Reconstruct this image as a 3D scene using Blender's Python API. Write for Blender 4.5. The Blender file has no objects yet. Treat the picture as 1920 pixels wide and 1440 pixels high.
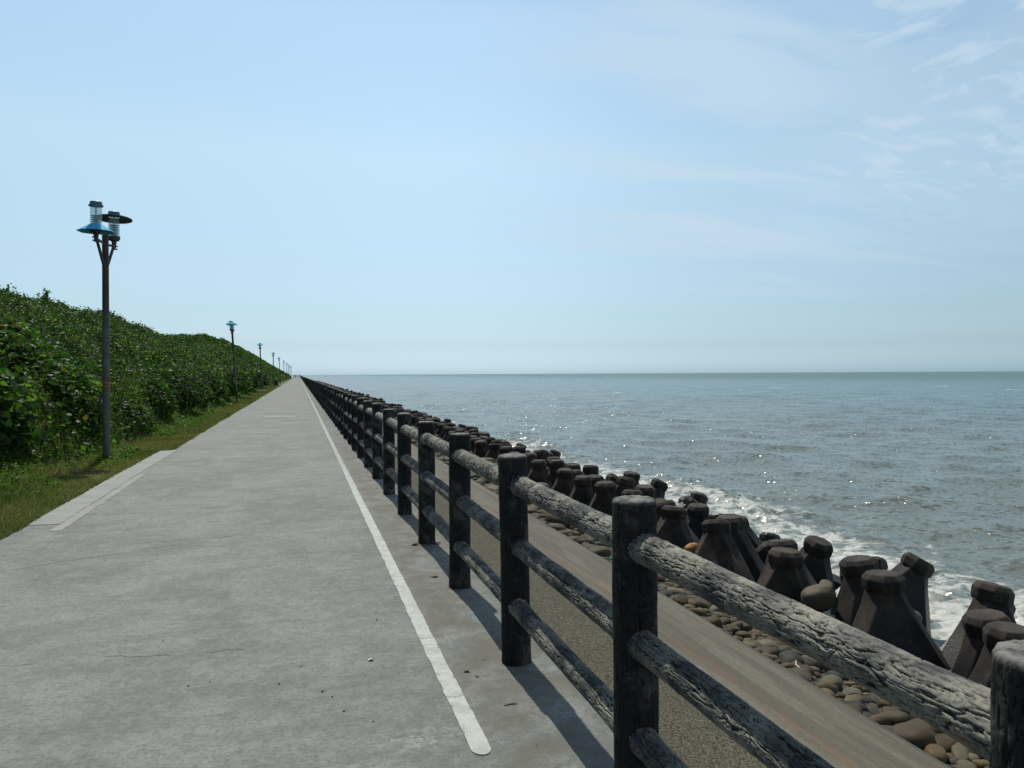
import bpy, bmesh, math, random
import numpy as np
from mathutils import Vector, Matrix, Euler

R = math.radians
scene = bpy.context.scene
col = scene.collection
rng = np.random.default_rng(7)
random.seed(7)

# ------------------------------------------------------------------ camera
YAW, PITCH, ROLL = 15.0, 0.73, 0.30
EYE = 1.5
cam = bpy.data.cameras.new("camera")
cam.sensor_width = 36.0
cam.lens = 36.0 * 1493.0 / 1920.0
cam.clip_start, cam.clip_end = 0.05, 60000.0
cam_ob = bpy.data.objects.new("camera", cam)
cam_ob.location = (0, 0, EYE)
cam_ob.rotation_euler = (R(90 - PITCH), R(ROLL), R(-YAW))
col.objects.link(cam_ob)
scene.camera = cam_ob

# ------------------------------------------------------------------ light
SUN_EL, SUN_AZ = 59.0, -3.0          # azimuth clockwise from +Y (along the path)
EXPOSURE = 0.0
sun = bpy.data.lights.new("sun", 'SUN')
sun.energy = 4.1
sun.angle = R(0.55)
sun.color = (1.0, 0.965, 0.87)
sun_ob = bpy.data.objects.new("sun", sun)
sd = Vector((math.sin(R(SUN_AZ)) * math.cos(R(SUN_EL)), math.cos(R(SUN_AZ)) * math.cos(R(SUN_EL)), math.sin(R(SUN_EL))))
sun_ob.rotation_euler = sd.to_track_quat('Z', 'Y').to_euler()
col.objects.link(sun_ob)

scene.view_settings.view_transform = 'Standard'
scene.view_settings.look = 'None'
scene.view_settings.exposure = EXPOSURE
scene.view_settings.gamma = 1.0
scene.cycles.use_denoising = True
scene.cycles.max_bounces = 6
scene.cycles.diffuse_bounces = 3
scene.cycles.glossy_bounces = 3
scene.cycles.transmission_bounces = 6
scene.cycles.volume_bounces = 0
scene.cycles.caustics_reflective = False
scene.cycles.caustics_refractive = False


class NT:
    """tiny node helper"""
    def __init__(s, tree):
        s.t = tree
        tree.nodes.clear()

    def n(s, typ, **kw):
        nd = s.t.nodes.new(typ)
        for k, v in kw.items():
            setattr(nd, k, v)
        return nd

    def put(s, sock, v):
        if v is None:
            return
        if isinstance(v, bpy.types.NodeSocket):
            s.t.links.new(v, sock)
        elif isinstance(v, (tuple, list)) and len(v) == 3 and sock.type == 'RGBA':
            sock.default_value = (*v, 1.0)
        else:
            sock.default_value = v

    def m(s, op, a, b=None, c=None, clamp=False):
        nd = s.n('ShaderNodeMath', operation=op, use_clamp=clamp)
        for i, v in enumerate((a, b, c)):
            s.put(nd.inputs[i], v)
        return nd.outputs[0]

    def mix(s, f, a, b, blend='MIX'):
        nd = s.n('ShaderNodeMix', data_type='RGBA', blend_type=blend)
        s.put(nd.inputs[0], f); s.put(nd.inputs[6], a); s.put(nd.inputs[7], b)
        return nd.outputs[2]

    def fmix(s, f, a, b):
        nd = s.n('ShaderNodeMix', data_type='FLOAT')
        s.put(nd.inputs[0], f); s.put(nd.inputs[2], a); s.put(nd.inputs[3], b)
        return nd.outputs[0]

    def ss(s, v, lo, hi, a=0.0, b=1.0):
        nd = s.n('ShaderNodeMapRange', interpolation_type='SMOOTHSTEP')
        s.put(nd.inputs[0], v); s.put(nd.inputs[1], lo); s.put(nd.inputs[2], hi); s.put(nd.inputs[3], a); s.put(nd.inputs[4], b)
        return nd.outputs[0]

    def noise(s, vec, scale, detail=3.0, rough=0.55, dist=0.0):
        nd = s.n('ShaderNodeTexNoise')
        s.put(nd.inputs['Vector'], vec)
        nd.inputs['Scale'].default_value = scale
        nd.inputs['Detail'].default_value = detail
        nd.inputs['Roughness'].default_value = rough
        nd.inputs['Distortion'].default_value = dist
        return nd.outputs[0]

    def vor(s, vec, scale, feature='F1', out='Distance'):
        nd = s.n('ShaderNodeTexVoronoi', feature=feature)
        s.put(nd.inputs['Vector'], vec)
        nd.inputs['Scale'].default_value = scale
        return nd.outputs[out]

    def scale(s, vec, v, loc=(0, 0, 0)):
        nd = s.n('ShaderNodeMapping')
        s.put(nd.inputs[0], vec)
        nd.inputs[1].default_value = loc
        nd.inputs[3].default_value = v
        return nd.outputs[0]

    def pos(s):
        return s.n('ShaderNodeNewGeometry').outputs['Position']

    def obj(s):
        return s.n('ShaderNodeTexCoord').outputs['Object']

    def attr(s, name, out='Fac'):
        return s.n('ShaderNodeAttribute', attribute_name=name).outputs[out]

    def rnd(s):
        return s.n('ShaderNodeObjectInfo').outputs['Random']

    def xyz(s, vec):
        nd = s.n('ShaderNodeSeparateXYZ')
        s.put(nd.inputs[0], vec)
        return nd.outputs

    def comb(s, x, y, z):
        nd = s.n('ShaderNodeCombineXYZ')
        for i, v in enumerate((x, y, z)):
            s.put(nd.inputs[i], v)
        return nd.outputs[0]

    def bump(s, h, dist=0.01, strength=1.0, normal=None):
        nd = s.n('ShaderNodeBump')
        nd.inputs['Strength'].default_value = strength
        nd.inputs['Distance'].default_value = dist
        s.put(nd.inputs['Height'], h)
        if normal is not None:
            s.put(nd.inputs['Normal'], normal)
        return nd.outputs[0]

    def bsdf(s, color, rough=0.7, normal=None, spec=0.5, metal=0.0, **kw):
        p = s.n('ShaderNodeBsdfPrincipled')
        s.put(p.inputs['Base Color'], color)
        s.put(p.inputs['Roughness'], rough)
        s.put(p.inputs['Metallic'], metal)
        s.put(p.inputs['Specular IOR Level'], spec)
        if normal is not None:
            s.put(p.inputs['Normal'], normal)
        for k, v in kw.items():
            s.put(p.inputs[k.replace('_', ' ')], v)
        return p.outputs[0]

    def out(s, surf):
        o = s.n('ShaderNodeOutputMaterial')
        s.t.links.new(surf, o.inputs[0])


def mat(name):
    m = bpy.data.materials.new(name)
    m.use_nodes = True
    return m, NT(m.node_tree)


# ------------------------------------------------------------------ world: sky with thin cirrus
world = bpy.data.worlds.new("World")
scene.world = world
world.use_nodes = True
w = NT(world.node_tree)
sky = w.n('ShaderNodeTexSky', sky_type='NISHITA', sun_disc=False)
sky.sun_elevation = R(SUN_EL)
sky.sun_rotation = R(SUN_AZ)
sky.altitude = 0.0
sky.air_density = 1.0
sky.dust_density = 1.0
sky.ozone_density = 1.6
gen = w.n('ShaderNodeTexCoord').outputs['Generated']
gx, gy, gz = w.xyz(gen)
zz = w.m('ADD', w.m('MAXIMUM', gz, 0.0), 0.10)
cu, cv = w.m('DIVIDE', gx, zz), w.m('DIVIDE', gy, zz)
cp = w.comb(cu, cv, 0.0)
# elevation tint: the marine air near the horizon is pale blue, not yellow
rampn = w.n('ShaderNodeValToRGB')
w.put(rampn.inputs[0], gz)
re_ = rampn.color_ramp.elements
SKYT = ((0.0, (0.70, 1.07, 1.68)), (0.007, (0.72, 1.07, 1.64)), (0.034, (0.62, 0.805, 1.12)), (0.075, (0.685, 0.80, 0.93)), (0.133, (0.84, 0.905, 0.895)), (0.26, (1.14, 1.18, 1.02)), (0.40, (1.10, 1.22, 1.11)), (0.58, (0.72, 0.80, 0.80)), (1.0, (0.50, 0.54, 0.58)))
re_[0].position, re_[0].color = 0.0, tuple(v / 2 for v in SKYT[0][1]) + (1,)
re_[1].position, re_[1].color = SKYT[-1][0], tuple(v / 2 for v in SKYT[-1][1]) + (1,)
for p_, c_ in SKYT[1:-1]:
    re_.new(p_).color = tuple(v / 2 for v in c_) + (1,)
dbl = w.n('ShaderNodeVectorMath', operation='SCALE')
w.put(dbl.inputs[0], rampn.outputs[0]); dbl.inputs['Scale'].default_value = 2.0
skyc = w.mix(1.0, sky.outputs[0], dbl.outputs[0], 'MULTIPLY')
# azimuth of the view, right of the path = open sea
az = w.m('ARCTAN2', gx, gy)
azg = w.m('DIVIDE', w.m('SUBTRACT', az, R(13)), R(13))
azf = w.m('ADD', 0.985, w.m('MULTIPLY', w.m('EXPONENT', w.m('MULTIPLY', w.m('MULTIPLY', azg, azg), -1.0)), 0.075))
azf = w.m('MULTIPLY', azf, w.ss(az, R(34), R(52), 1.0, 0.96))
skb = w.n('ShaderNodeVectorMath', operation='SCALE')
w.put(skb.inputs[0], skyc); w.put(skb.inputs['Scale'], azf)
skyc = skb.outputs[0]
cw = w.n('ShaderNodeTexNoise'); w.put(cw.inputs['Vector'], cp); cw.inputs['Scale'].default_value = 0.5; cw.inputs['Detail'].default_value = 3
cws = w.n('ShaderNodeVectorMath', operation='MULTIPLY_ADD')
w.put(cws.inputs[0], cw.outputs[1]); cws.inputs[1].default_value = (0.9, 0.9, 0); w.put(cws.inputs[2], cp)
cq = cws.outputs[0]
n1 = w.noise(w.scale(cq, (0.55, 1.9, 1.0), (2.3, 0.4, 0)), 1.0, 9.0, 0.60, 0.35)
n2 = w.noise(w.scale(cq, (2.0, 3.0, 1.0), (0.3, 5.1, 0)), 3.0, 8.0, 0.56, 0.5)
n3 = w.noise(w.scale(cq, (0.9, 1.5, 1.0), (7.3, 1.1, 0)), 1.0, 6.0, 0.6, 0.2)
veil = w.m('MULTIPLY', w.ss(n1, 0.42, 0.62), w.ss(az, R(6), R(30)))
veil = w.m('MULTIPLY', veil, w.ss(az, R(30), R(43), 1.0, 0.45))
edge = w.m('ADD', az, w.m('MULTIPLY', w.m('SUBTRACT', n3, 0.5), 0.30))
puff_zone = w.m('MULTIPLY', w.ss(w.m('ADD', edge, w.m('MULTIPLY', gz, -0.16)), R(30), R(39)), w.ss(gz, 0.10, 0.24))
puff = w.m('MULTIPLY', w.ss(n2, 0.36, 0.66), puff_zone)
film = w.m('MULTIPLY', w.ss(edge, R(24), R(42)), w.m('MULTIPLY', w.ss(gz, 0.07, 0.16), w.ss(n3, 0.30, 0.62)))
lowfade = w.ss(gz, 0.04, 0.17)
cm = w.m('MAXIMUM', w.m('MULTIPLY', veil, 0.72), w.m('MULTIPLY', film, 0.30))
cm = w.m('MULTIPLY', w.m('MAXIMUM', cm, w.m('MULTIPLY', puff, 0.74)), lowfade, None, True)
cloud = w.mix(cm, skyc, (4.62, 5.72, 6.65))
bg = w.n('ShaderNodeBackground')
w.t.links.new(cloud, bg.inputs[0])
bg.inputs[1].default_value = 0.125
wo = w.n('ShaderNodeOutputWorld')
w.t.links.new(bg.outputs[0], wo.inputs[0])


# ------------------------------------------------------------------ numpy noise
def h3(i, j, k, s=0):
    i = i.astype(np.int64).astype(np.uint32); j = j.astype(np.int64).astype(np.uint32); k = k.astype(np.int64).astype(np.uint32)
    with np.errstate(over='ignore'):
        n = i * np.uint32(374761393) + j * np.uint32(668265263) + k * np.uint32(2246822519) + np.uint32((s * 3266489917 + 12345) & 0xFFFFFFFF)
        n = (n ^ (n >> np.uint32(13))) * np.uint32(1274126177)
        n = (n ^ (n >> np.uint32(16))) * np.uint32(2654435769)
        n = n ^ (n >> np.uint32(15))
    return n.astype(np.float64) / 4294967296.0


def vnoise(x, y, z=None, s=0):
    if z is None:
        z = np.zeros_like(x)
    xi, yi, zi = np.floor(x), np.floor(y), np.floor(z)
    fx, fy, fz = x - xi, y - yi, z - zi
    fx, fy, fz = [f * f * f * (f * (f * 6 - 15) + 10) for f in (fx, fy, fz)]
    def c(a, b, d):
        return h3(xi + a, yi + b, zi + d, s)
    x00 = c(0, 0, 0) * (1 - fx) + c(1, 0, 0) * fx
    x10 = c(0, 1, 0) * (1 - fx) + c(1, 1, 0) * fx
    x01 = c(0, 0, 1) * (1 - fx) + c(1, 0, 1) * fx
    x11 = c(0, 1, 1) * (1 - fx) + c(1, 1, 1) * fx
    return ((x00 * (1 - fy) + x10 * fy) * (1 - fz) + (x01 * (1 - fy) + x11 * fy) * fz) * 2 - 1


def fbm(x, y, z=None, o=4, s=0, g=0.5):
    t, a, f, tot = 0, 1.0, 1.0, 0
    for q in range(o):
        t = t + a * vnoise(x * f + 17.3 * q, y * f + 5.1 * q, None if z is None else z * f, s + q)
        tot += a
        a *= g; f *= 2.03
    return t / tot


def worley(x, y, z=None, s=0):
    if z is None:
        z = np.zeros_like(x); dzs = (0,)
    else:
        dzs = (-1, 0, 1)
    xi, yi, zi = np.floor(x), np.floor(y), np.floor(z)
    f1 = np.full_like(x, 9.0); f2 = np.full_like(x, 9.0); idv = np.zeros_like(x)
    for a in (-1, 0, 1):
        for b in (-1, 0, 1):
            for c in dzs:
                cx, cy, cz = xi + a, yi + b, zi + c
                px = cx + h3(cx, cy, cz, s + 1); py = cy + h3(cx, cy, cz, s + 2)
                pz = cz + h3(cx, cy, cz, s + 3) if len(dzs) > 1 else cz
                d = np.sqrt((px - x) ** 2 + (py - y) ** 2 + (pz - z) ** 2)
                nearer = d < f1
                f2 = np.where(nearer, f1, np.minimum(f2, d))
                idv = np.where(nearer, h3(cx, cy, cz, s + 4), idv)
                f1 = np.where(nearer, d, f1)
    return f1, f2, idv


def sstep(a, b, x):
    t = np.clip((x - a) / (b - a), 0, 1)
    return t * t * (3 - 2 * t)


ORD = "first second third fourth fifth sixth seventh eighth ninth tenth eleventh twelfth thirteenth fourteenth fifteenth sixteenth seventeenth eighteenth nineteenth".split()
for _t, _n in (("twentieth", "twenty"), ("thirtieth", "thirty"), ("fortieth", "forty"), ("fiftieth", "fifty"), ("sixtieth", "sixty")):
    ORD += [_t] + [f"{_n}-{q}" for q in ORD[:9]]

# ------------------------------------------------------------------ mesh helpers
def mesh_np(name, V, F, smooth=True, attrs=None):
    """V (n,3); F (m,k) int array, or list of such arrays"""
    V = np.asarray(V, dtype=np.float32)
    Fs = F if isinstance(F, list) else [F]
    Fs = [np.asarray(f, dtype=np.int32) for f in Fs if len(f)]
    me = bpy.data.meshes.new(name)
    me.vertices.add(len(V))
    me.vertices.foreach_set('co', V.ravel())
    loops = np.concatenate([f.ravel() for f in Fs])
    tot = np.concatenate([np.full(len(f), f.shape[1], dtype=np.int32) for f in Fs])
    start = np.concatenate([[0], np.cumsum(tot)[:-1]]).astype(np.int32)
    me.loops.add(len(loops))
    me.loops.foreach_set('vertex_index', loops)
    me.polygons.add(len(tot))
    me.polygons.foreach_set('loop_start', start)
    me.polygons.foreach_set('loop_total', tot)
    me.polygons.foreach_set('use_smooth', np.full(len(tot), smooth, dtype=bool))
    for k, v in (attrs or {}).items():
        v = np.asarray(v, dtype=np.float32)
        if v.ndim == 1:
            a = me.attributes.new(k, 'FLOAT', 'POINT'); a.data.foreach_set('value', v)
        else:
            a = me.attributes.new(k, 'FLOAT_COLOR', 'POINT'); a.data.foreach_set('color', np.c_[v, np.ones(len(v))].astype(np.float32).ravel())
    me.update(calc_edges=True)
    me.validate()
    return me


def link(name, me, m=None, parent=None, loc=None, rot=None):
    o = bpy.data.objects.new(name, me)
    col.objects.link(o)
    if m is not None and me is not None and len(me.materials) == 0:
        for x in (m if isinstance(m, (list, tuple)) else [m]):
            me.materials.append(x)
    if parent is not None:
        o.parent = parent
    if loc is not None:
        o.location = loc
    if rot is not None:
        o.rotation_euler = rot
    return o


def tag(o, label=None, cat=None, group=None, kind=None):
    for k, v in (('label', label), ('category', cat), ('group', group), ('kind', kind)):
        if v:
            o[k] = v
    return o


def empty(name, loc=(0, 0, 0), rot=None):
    o = bpy.data.objects.new(name, None)
    o.empty_display_size = 0.2
    col.objects.link(o)
    o.location = loc
    if rot is not None:
        o.rotation_euler = rot
    return o


def copy_tree(o, parent=None):
    c = o.copy()
    col.objects.link(c)
    if parent is not None:
        c.parent = parent
    for ch in list(o.children):
        copy_tree(ch, c)
    return c


class MB:
    """collects simple solids into one mesh"""
    def __init__(s):
        s.v, s.f = [], []

    def lathe(s, prof, n=24, center=(0, 0, 0), M=None, rot=0.0, caps=True):
        b = len(s.v)
        for (r, z) in prof:
            for k in range(n):
                a = 2 * math.pi * k / n + rot
                p = Vector((r * math.cos(a), r * math.sin(a), z))
                if M is not None:
                    p = M @ p
                s.v.append(tuple(p + Vector(center)))
        for i in range(len(prof) - 1):
            for k in range(n):
                k2 = (k + 1) % n
                s.f.append((b + i * n + k, b + i * n + k2, b + (i + 1) * n + k2, b + (i + 1) * n + k))
        if caps:
            s.f.append(tuple(b + k for k in reversed(range(n))))
            s.f.append(tuple(b + (len(prof) - 1) * n + k for k in range(n)))

    def tube(s, p0, p1, r0, r1=None, n=12):
        p0, p1 = Vector(p0), Vector(p1)
        d = p1 - p0
        M = d.to_track_quat('Z', 'Y').to_matrix()
        s.lathe([(r0, 0), (r1 if r1 else r0, d.length)], n, p0, M)

    def box(s, c, size, M=None):
        b = len(s.v)
        for x in (-.5, .5):
            for y in (-.5, .5):
                for z in (-.5, .5):
                    p = Vector((x * size[0], y * size[1], z * size[2]))
                    if M is not None:
                        p = M @ p
                    s.v.append(tuple(p + Vector(c)))
        for f in ((0, 1, 3, 2), (4, 6, 7, 5), (0, 4, 5, 1), (2, 3, 7, 6), (0, 2, 6, 4), (1, 5, 7, 3)):
            s.f.append(tuple(b + i for i in f))

    def build(s, name, m, parent=None, smooth=True, bevel=0.0, loc=None, rot=None):
        me = bpy.data.meshes.new(name)
        me.from_pydata(s.v, [], s.f)
        bm = bmesh.new(); bm.from_mesh(me)
        bmesh.ops.recalc_face_normals(bm, faces=bm.faces)
        if bevel:
            es = [e for e in bm.edges if len(e.link_faces) == 2 and e.calc_face_angle(0) > 0.5]
            bmesh.ops.bevel(bm, geom=es, offset=bevel, segments=2, affect='EDGES', profile=0.6)
        bm.to_mesh(me); bm.free()
        if smooth:
            for p in me.polygons:
                p.use_smooth = True
            try:
                me.set_sharp_from_angle(angle=R(38))
            except Exception:
                pass
        return link(name, me, m, parent, loc, rot)


SIN, COS, NORM = math.sin(R(15)), math.cos(R(15)), 1545.6
def at(x, y, D):
    """photo position of something D metres below the eye -> place on the shore"""
    d = y - (703.3 - 0.0053 * (x - 560))
    Z = 1493.0 * D / d
    X = (x - 560) * Z / NORM
    return X, (Z - X * SIN) / COS


# ================================================================== materials
# concrete path
mP, n = mat("path_concrete")
P = n.pos()
x, y, z = n.xyz(P)
big = n.noise(n.scale(P, (0.8, 0.6, 1)), 1.0, 7, 0.66, 0.5)
brush = n.noise(n.scale(P, (1.1, 5.0, 1)), 1.0, 5, 0.62, 0.5)
mid = n.noise(P, 3.2, 6, 0.65)
fine = n.noise(P, 48.0, 5, 0.78)
c = n.mix(n.ss(big, 0.38, 0.62), (0.1440, 0.1530, 0.1368), (0.2088, 0.2196, 0.1980))
c = n.mix(n.m('MULTIPLY', n.ss(brush, 0.45, 0.62), 0.36), c, (0.1188, 0.1251, 0.1098))
c = n.mix(n.m('MULTIPLY', n.ss(mid, 0.48, 0.62), 0.42), c, (0.2475, 0.2583, 0.2322))
c = n.mix(n.m('MULTIPLY', n.ss(fine, 0.48, 0.60), 0.50), c, (0.0765, 0.0801, 0.0702))
grit = n.noise(P, 15.0, 6, 0.75, 0.3)
c = n.mix(n.m('MULTIPLY', n.ss(grit, 0.50, 0.62), 0.26), c, (0.085, 0.089, 0.078))
c = n.mix(n.m('MULTIPLY', n.ss(grit, 0.50, 0.40), 0.22), c, (0.275, 0.285, 0.255))
# brownish dirt right of the line and along the fence
dirt = n.m('MULTIPLY', n.ss(n.m('ADD', x, n.m('MULTIPLY', n.m('SUBTRACT', mid, 0.5), 0.5)), 0.66, 0.82), n.ss(n.noise(P, 3.0, 7, 0.68, 0.6), 0.36, 0.60))
c = n.mix(n.m('MULTIPLY', dirt, 0.8), c, (0.1080, 0.0990, 0.0750))
# white efflorescence bloom near the end of the line
def blob(cx, cy, rx, ry):
    dx = n.m('DIVIDE', n.m('SUBTRACT', x, cx), rx); dy = n.m('DIVIDE', n.m('SUBTRACT', y, cy), ry)
    return n.ss(n.m('SQRT', n.m('ADD', n.m('MULTIPLY', dx, dx), n.m('MULTIPLY', dy, dy))), 0.1, 1.0, 1.0, 0.0)
bl = n.m('MAXIMUM', blob(0.22, 2.95, 0.35, 0.22), n.m('MAXIMUM', blob(0.48, 3.25, 0.25, 0.2), blob(-0.02, 2.75, 0.2, 0.2)))
bl = n.m('MULTIPLY', bl, n.ss(n.noise(P, 22, 5, 0.75, 0.8), 0.42, 0.72))
c = n.mix(n.m('MULTIPLY', bl, 0.6), c, (0.4680, 0.4950, 0.5040))
# hairline cracks and slab joints running across
wob = n.m('MULTIPLY', n.m('SUBTRACT', n.noise(n.scale(P, (2.2, 0.4, 1)), 1.0, 5, 0.65), 0.5), 0.35)
def crack(y0, slope, x0, width, xa, xb, keep=0.5, w_=1.0):
    yy = n.m('SUBTRACT', y, n.m('ADD', n.m('ADD', n.m('MULTIPLY', n.m('SUBTRACT', x, x0), slope), y0), n.m('MULTIPLY', wob, w_)))
    ln = n.ss(n.m('ABSOLUTE', yy), width * 0.35, width, 1.0, 0.0)
    seg = n.m('MULTIPLY', n.ss(x, xa, xa + 0.25), n.ss(x, xb - 0.25, xb, 1.0, 0.0))
    gate = n.ss(n.noise(n.scale(P, (3.0, 0.3, 1), (y0, 0, 0)), 1.0, 2), keep - 0.04, keep + 0.05)
    return n.m('MULTIPLY', n.m('MULTIPLY', ln, seg), gate)
ck = crack(6.94, 0.56, -2.2, 0.016, -2.7, -0.4, 0.44)
for a in ((4.62, -0.06, -1.2, 0.010, -1.6, 0.0, 0.47, 1.0), (7.75, 0.1, -1.3, 0.018, -1.5, -0.9, 0.36, 0.6), (17.25, 0.03, -1.0, 0.035, -2.5, 0.75, 0.2, 0.15),
          (26.6, 0.0, -1.0, 0.05, -2.5, 1.2, 0.25, 0.15), (36.5, 0.0, -1.0, 0.07, -2.5, 1.2, 0.25, 0.15), (9.6, 0.2, -1.0, 0.012, -2.4, 0.3, 0.52, 1.0), (12.1, -0.1, 0.0, 0.014, -2.3, 0.5, 0.52, 1.0)):
    ck = n.m('MAXIMUM', ck, crack(*a))
c = n.mix(n.m('MULTIPLY', ck, 0.42), c, (0.0765, 0.0747, 0.0675))
spk = n.vor(P, 9.0)
c = n.mix(n.m('MULTIPLY', n.ss(spk, 0.035, 0.06, 1.0, 0.0), n.ss(n.noise(P, 1.1, 2), 0.52, 0.6)), c, (0.0540, 0.0495, 0.0405))
hgt = n.m('ADD', n.m('MULTIPLY', fine, 0.35), n.m('ADD', n.m('MULTIPLY', mid, 0.8), n.m('MULTIPLY', ck, -0.8)))
n.out(n.bsdf(c, n.fmix(big, 0.72, 0.88), n.bump(hgt, 0.018, 0.8), 0.3))

# paler concrete of the edging strip
mE, n = mat("edging_concrete")
P = n.pos()
c = n.mix(n.ss(n.noise(P, 2.0, 5, 0.6), 0.3, 0.7), (0.215, 0.226, 0.207), (0.265, 0.276, 0.253))
c = n.mix(n.m('MULTIPLY', n.ss(n.noise(P, 40.0, 4, 0.7), 0.55, 0.75), 0.4), c, (0.2250, 0.2250, 0.2070))
n.out(n.bsdf(c, 0.85, n.bump(n.noise(P, 30, 5, 0.7), 0.008, 0.5), 0.3))

# old white paint, worn
mL, n = mat("worn_white_paint")
P = n.pos()
x, y, z = n.xyz(P)
c = n.mix(n.ss(n.noise(P, 9.0, 6, 0.7), 0.42, 0.62), (0.430, 0.445, 0.400), (0.340, 0.352, 0.312))
c = n.mix(n.m('MULTIPLY', n.ss(n.noise(P, 60.0, 4, 0.75), 0.52, 0.64), 0.35), c, (0.24, 0.245, 0.215))
far = n.ss(y, 8.0, 14.0)
ed = n.ss(n.m('ABSOLUTE', n.m('SUBTRACT', x, 0.69)), 0.018, 0.05)
wear = n.ss(n.m('ADD', n.noise(n.scale(P, (22, 12, 1)), 1.0, 7, 0.72), n.m('ADD', n.m('MULTIPLY', far, 0.12), n.m('MULTIPLY', ed, 0.07))), 0.60, 0.66)
c = n.mix(wear, c, (0.19, 0.198, 0.178))
for yc in (3.62, 4.35, 4.47, 5.9, 7.4, 9.6):
    d_ = n.m('ABSOLUTE', n.m('SUBTRACT', y, n.m('ADD', yc, n.m('MULTIPLY', n.m('SUBTRACT', n.noise(P, 14.0, 4, 0.6), 0.5), 0.10))))
    c = n.mix(n.m('MULTIPLY', n.ss(d_, 0.002, 0.008, 1.0, 0.0), 0.7), c, (0.12, 0.12, 0.105))
n.out(n.bsdf(c, 0.65, n.bump(n.noise(P, 60, 4), 0.003, 0.5), 0.25))

# imitation log rails and posts (concrete cast as bark, flaking paint)
def bark_mat(name, dark, midc, pale, worn_lo, worn_hi, toppale):
    m, n = mat(name)
    O = n.obj()
    off = n.comb(n.m('MULTIPLY', n.rnd(), 13.0), n.m('MULTIPLY', n.rnd(), 7.0), 0.0)
    va = n.n('ShaderNodeVectorMath', operation='ADD')
    n.put(va.inputs[0], O); n.put(va.inputs[1], off)
    O = va.outputs[0]
    b = n.attr('bark')
    worn = n.ss(n.noise(O, 5.0, 5, 0.65, 0.5), worn_lo, worn_hi)
    fine = n.noise(O, 90.0, 4, 0.7)
    ridge = n.mix(worn, midc, pale)
    ridge = n.mix(n.m('MULTIPLY', n.ss(fine, 0.45, 0.7), 0.6), ridge, midc)
    c = n.mix(n.ss(b, 0.22, 0.72), dark, ridge)
    c = n.mix(n.m('MULTIPLY', n.ss(n.noise(O, 3.0, 3), 0.70, 0.78), n.ss(b, 0.4, 0.8)), c, (0.28, 0.15, 0.07))
    t = n.attr('top')
    c = n.mix(n.m('MULTIPLY', t, n.ss(n.noise(O, 26, 5, 0.7), 0.30, 0.62)), c, toppale)
    n.out(n.bsdf(c, 0.72, n.bump(n.m('ADD', n.m('MULTIPLY', fine, 0.5), n.noise(O, 30, 5, 0.7)), 0.004, 0.7), 0.2))
    return m
mRail = bark_mat("bark_rail", (0.009, 0.010, 0.010), (0.050, 0.053, 0.052), (0.27, 0.258, 0.205), 0.34, 0.66, (0.3, 0.29, 0.26))
mPost = bark_mat("bark_post", (0.003, 0.003, 0.003), (0.019, 0.019, 0.0185), (0.095, 0.092, 0.081), 0.47, 0.66, (0.19, 0.185, 0.16))

# revetment: pebble-dash upper slope, smooth lower slope
mAgg, n = mat("exposed_aggregate")
P = n.pos()
cell = n.vor(P, 85.0, 'F1', 'Color')
cb = n.xyz(cell)[0]
c = n.mix(cb, (0.0342, 0.0302, 0.0192), (0.1485, 0.1339, 0.0922))
big = n.noise(n.scale(P, (1, 0.35, 1)), 1.4, 5, 0.6, 0.5)
c = n.mix(n.m('MULTIPLY', n.ss(big, 0.45, 0.70), 0.6), c, (0.0765, 0.0674, 0.0443))
n.out(n.bsdf(c, 0.85, n.bump(n.m('SUBTRACT', 1.0, n.vor(P, 85.0)), 0.010, 1.0), 0.12))

mSm, n = mat("smooth_slope_concrete")
P = n.pos()
x, y, z = n.xyz(P)
st = n.noise(n.scale(P, (3.5, 0.45, 1)), 1.0, 6, 0.65, 0.4)
c = n.mix(n.ss(st, 0.38, 0.62), (0.0902, 0.0770, 0.0505), (0.1447, 0.1256, 0.0883))
c = n.mix(n.m('MULTIPLY', n.ss(n.noise(P, 34, 6, 0.78), 0.46, 0.60), 0.6), c, (0.0577, 0.0487, 0.0324))
# rust and lime stains running along a construction joint
jx = n.m('ABSOLUTE', n.m('SUBTRACT', x, n.m('ADD', 2.95, n.m('MULTIPLY', n.m('SUBTRACT', n.noise(n.scale(P, (0.6, 0.6, 0)), 1.5, 4), 0.5), 0.55))))
rust = n.m('MULTIPLY', n.ss(jx, 0.02, 0.16, 1.0, 0.0), n.ss(n.noise(n.scale(P, (2, 0.5, 1)), 1.3, 5, 0.6), 0.47, 0.60))
c = n.mix(n.m('MULTIPLY', rust, 0.35), c, (0.1782, 0.0858, 0.0324))
lx = n.m('ABSOLUTE', n.m('SUBTRACT', x, n.m('ADD', 2.68, n.m('MULTIPLY', n.m('SUBTRACT', n.noise(n.scale(P, (0.5, 0.5, 0), (3, 1, 0)), 1.7, 4), 0.5), 0.5))))
lime = n.m('MULTIPLY', n.ss(lx, 0.01, 0.07, 1.0, 0.0), n.ss(n.noise(n.scale(P, (5, 1.2, 1)), 1.6, 5, 0.7), 0.50, 0.64))
c = n.mix(n.m('MULTIPLY', lime, 0.7), c, (0.3775, 0.3409, 0.2791))
n.out(n.bsdf(c, 0.8, n.bump(n.m('ADD', st, n.m('MULTIPLY', n.noise(P, 50, 4, 0.7), 0.4)), 0.008, 0.6), 0.3))

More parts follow.
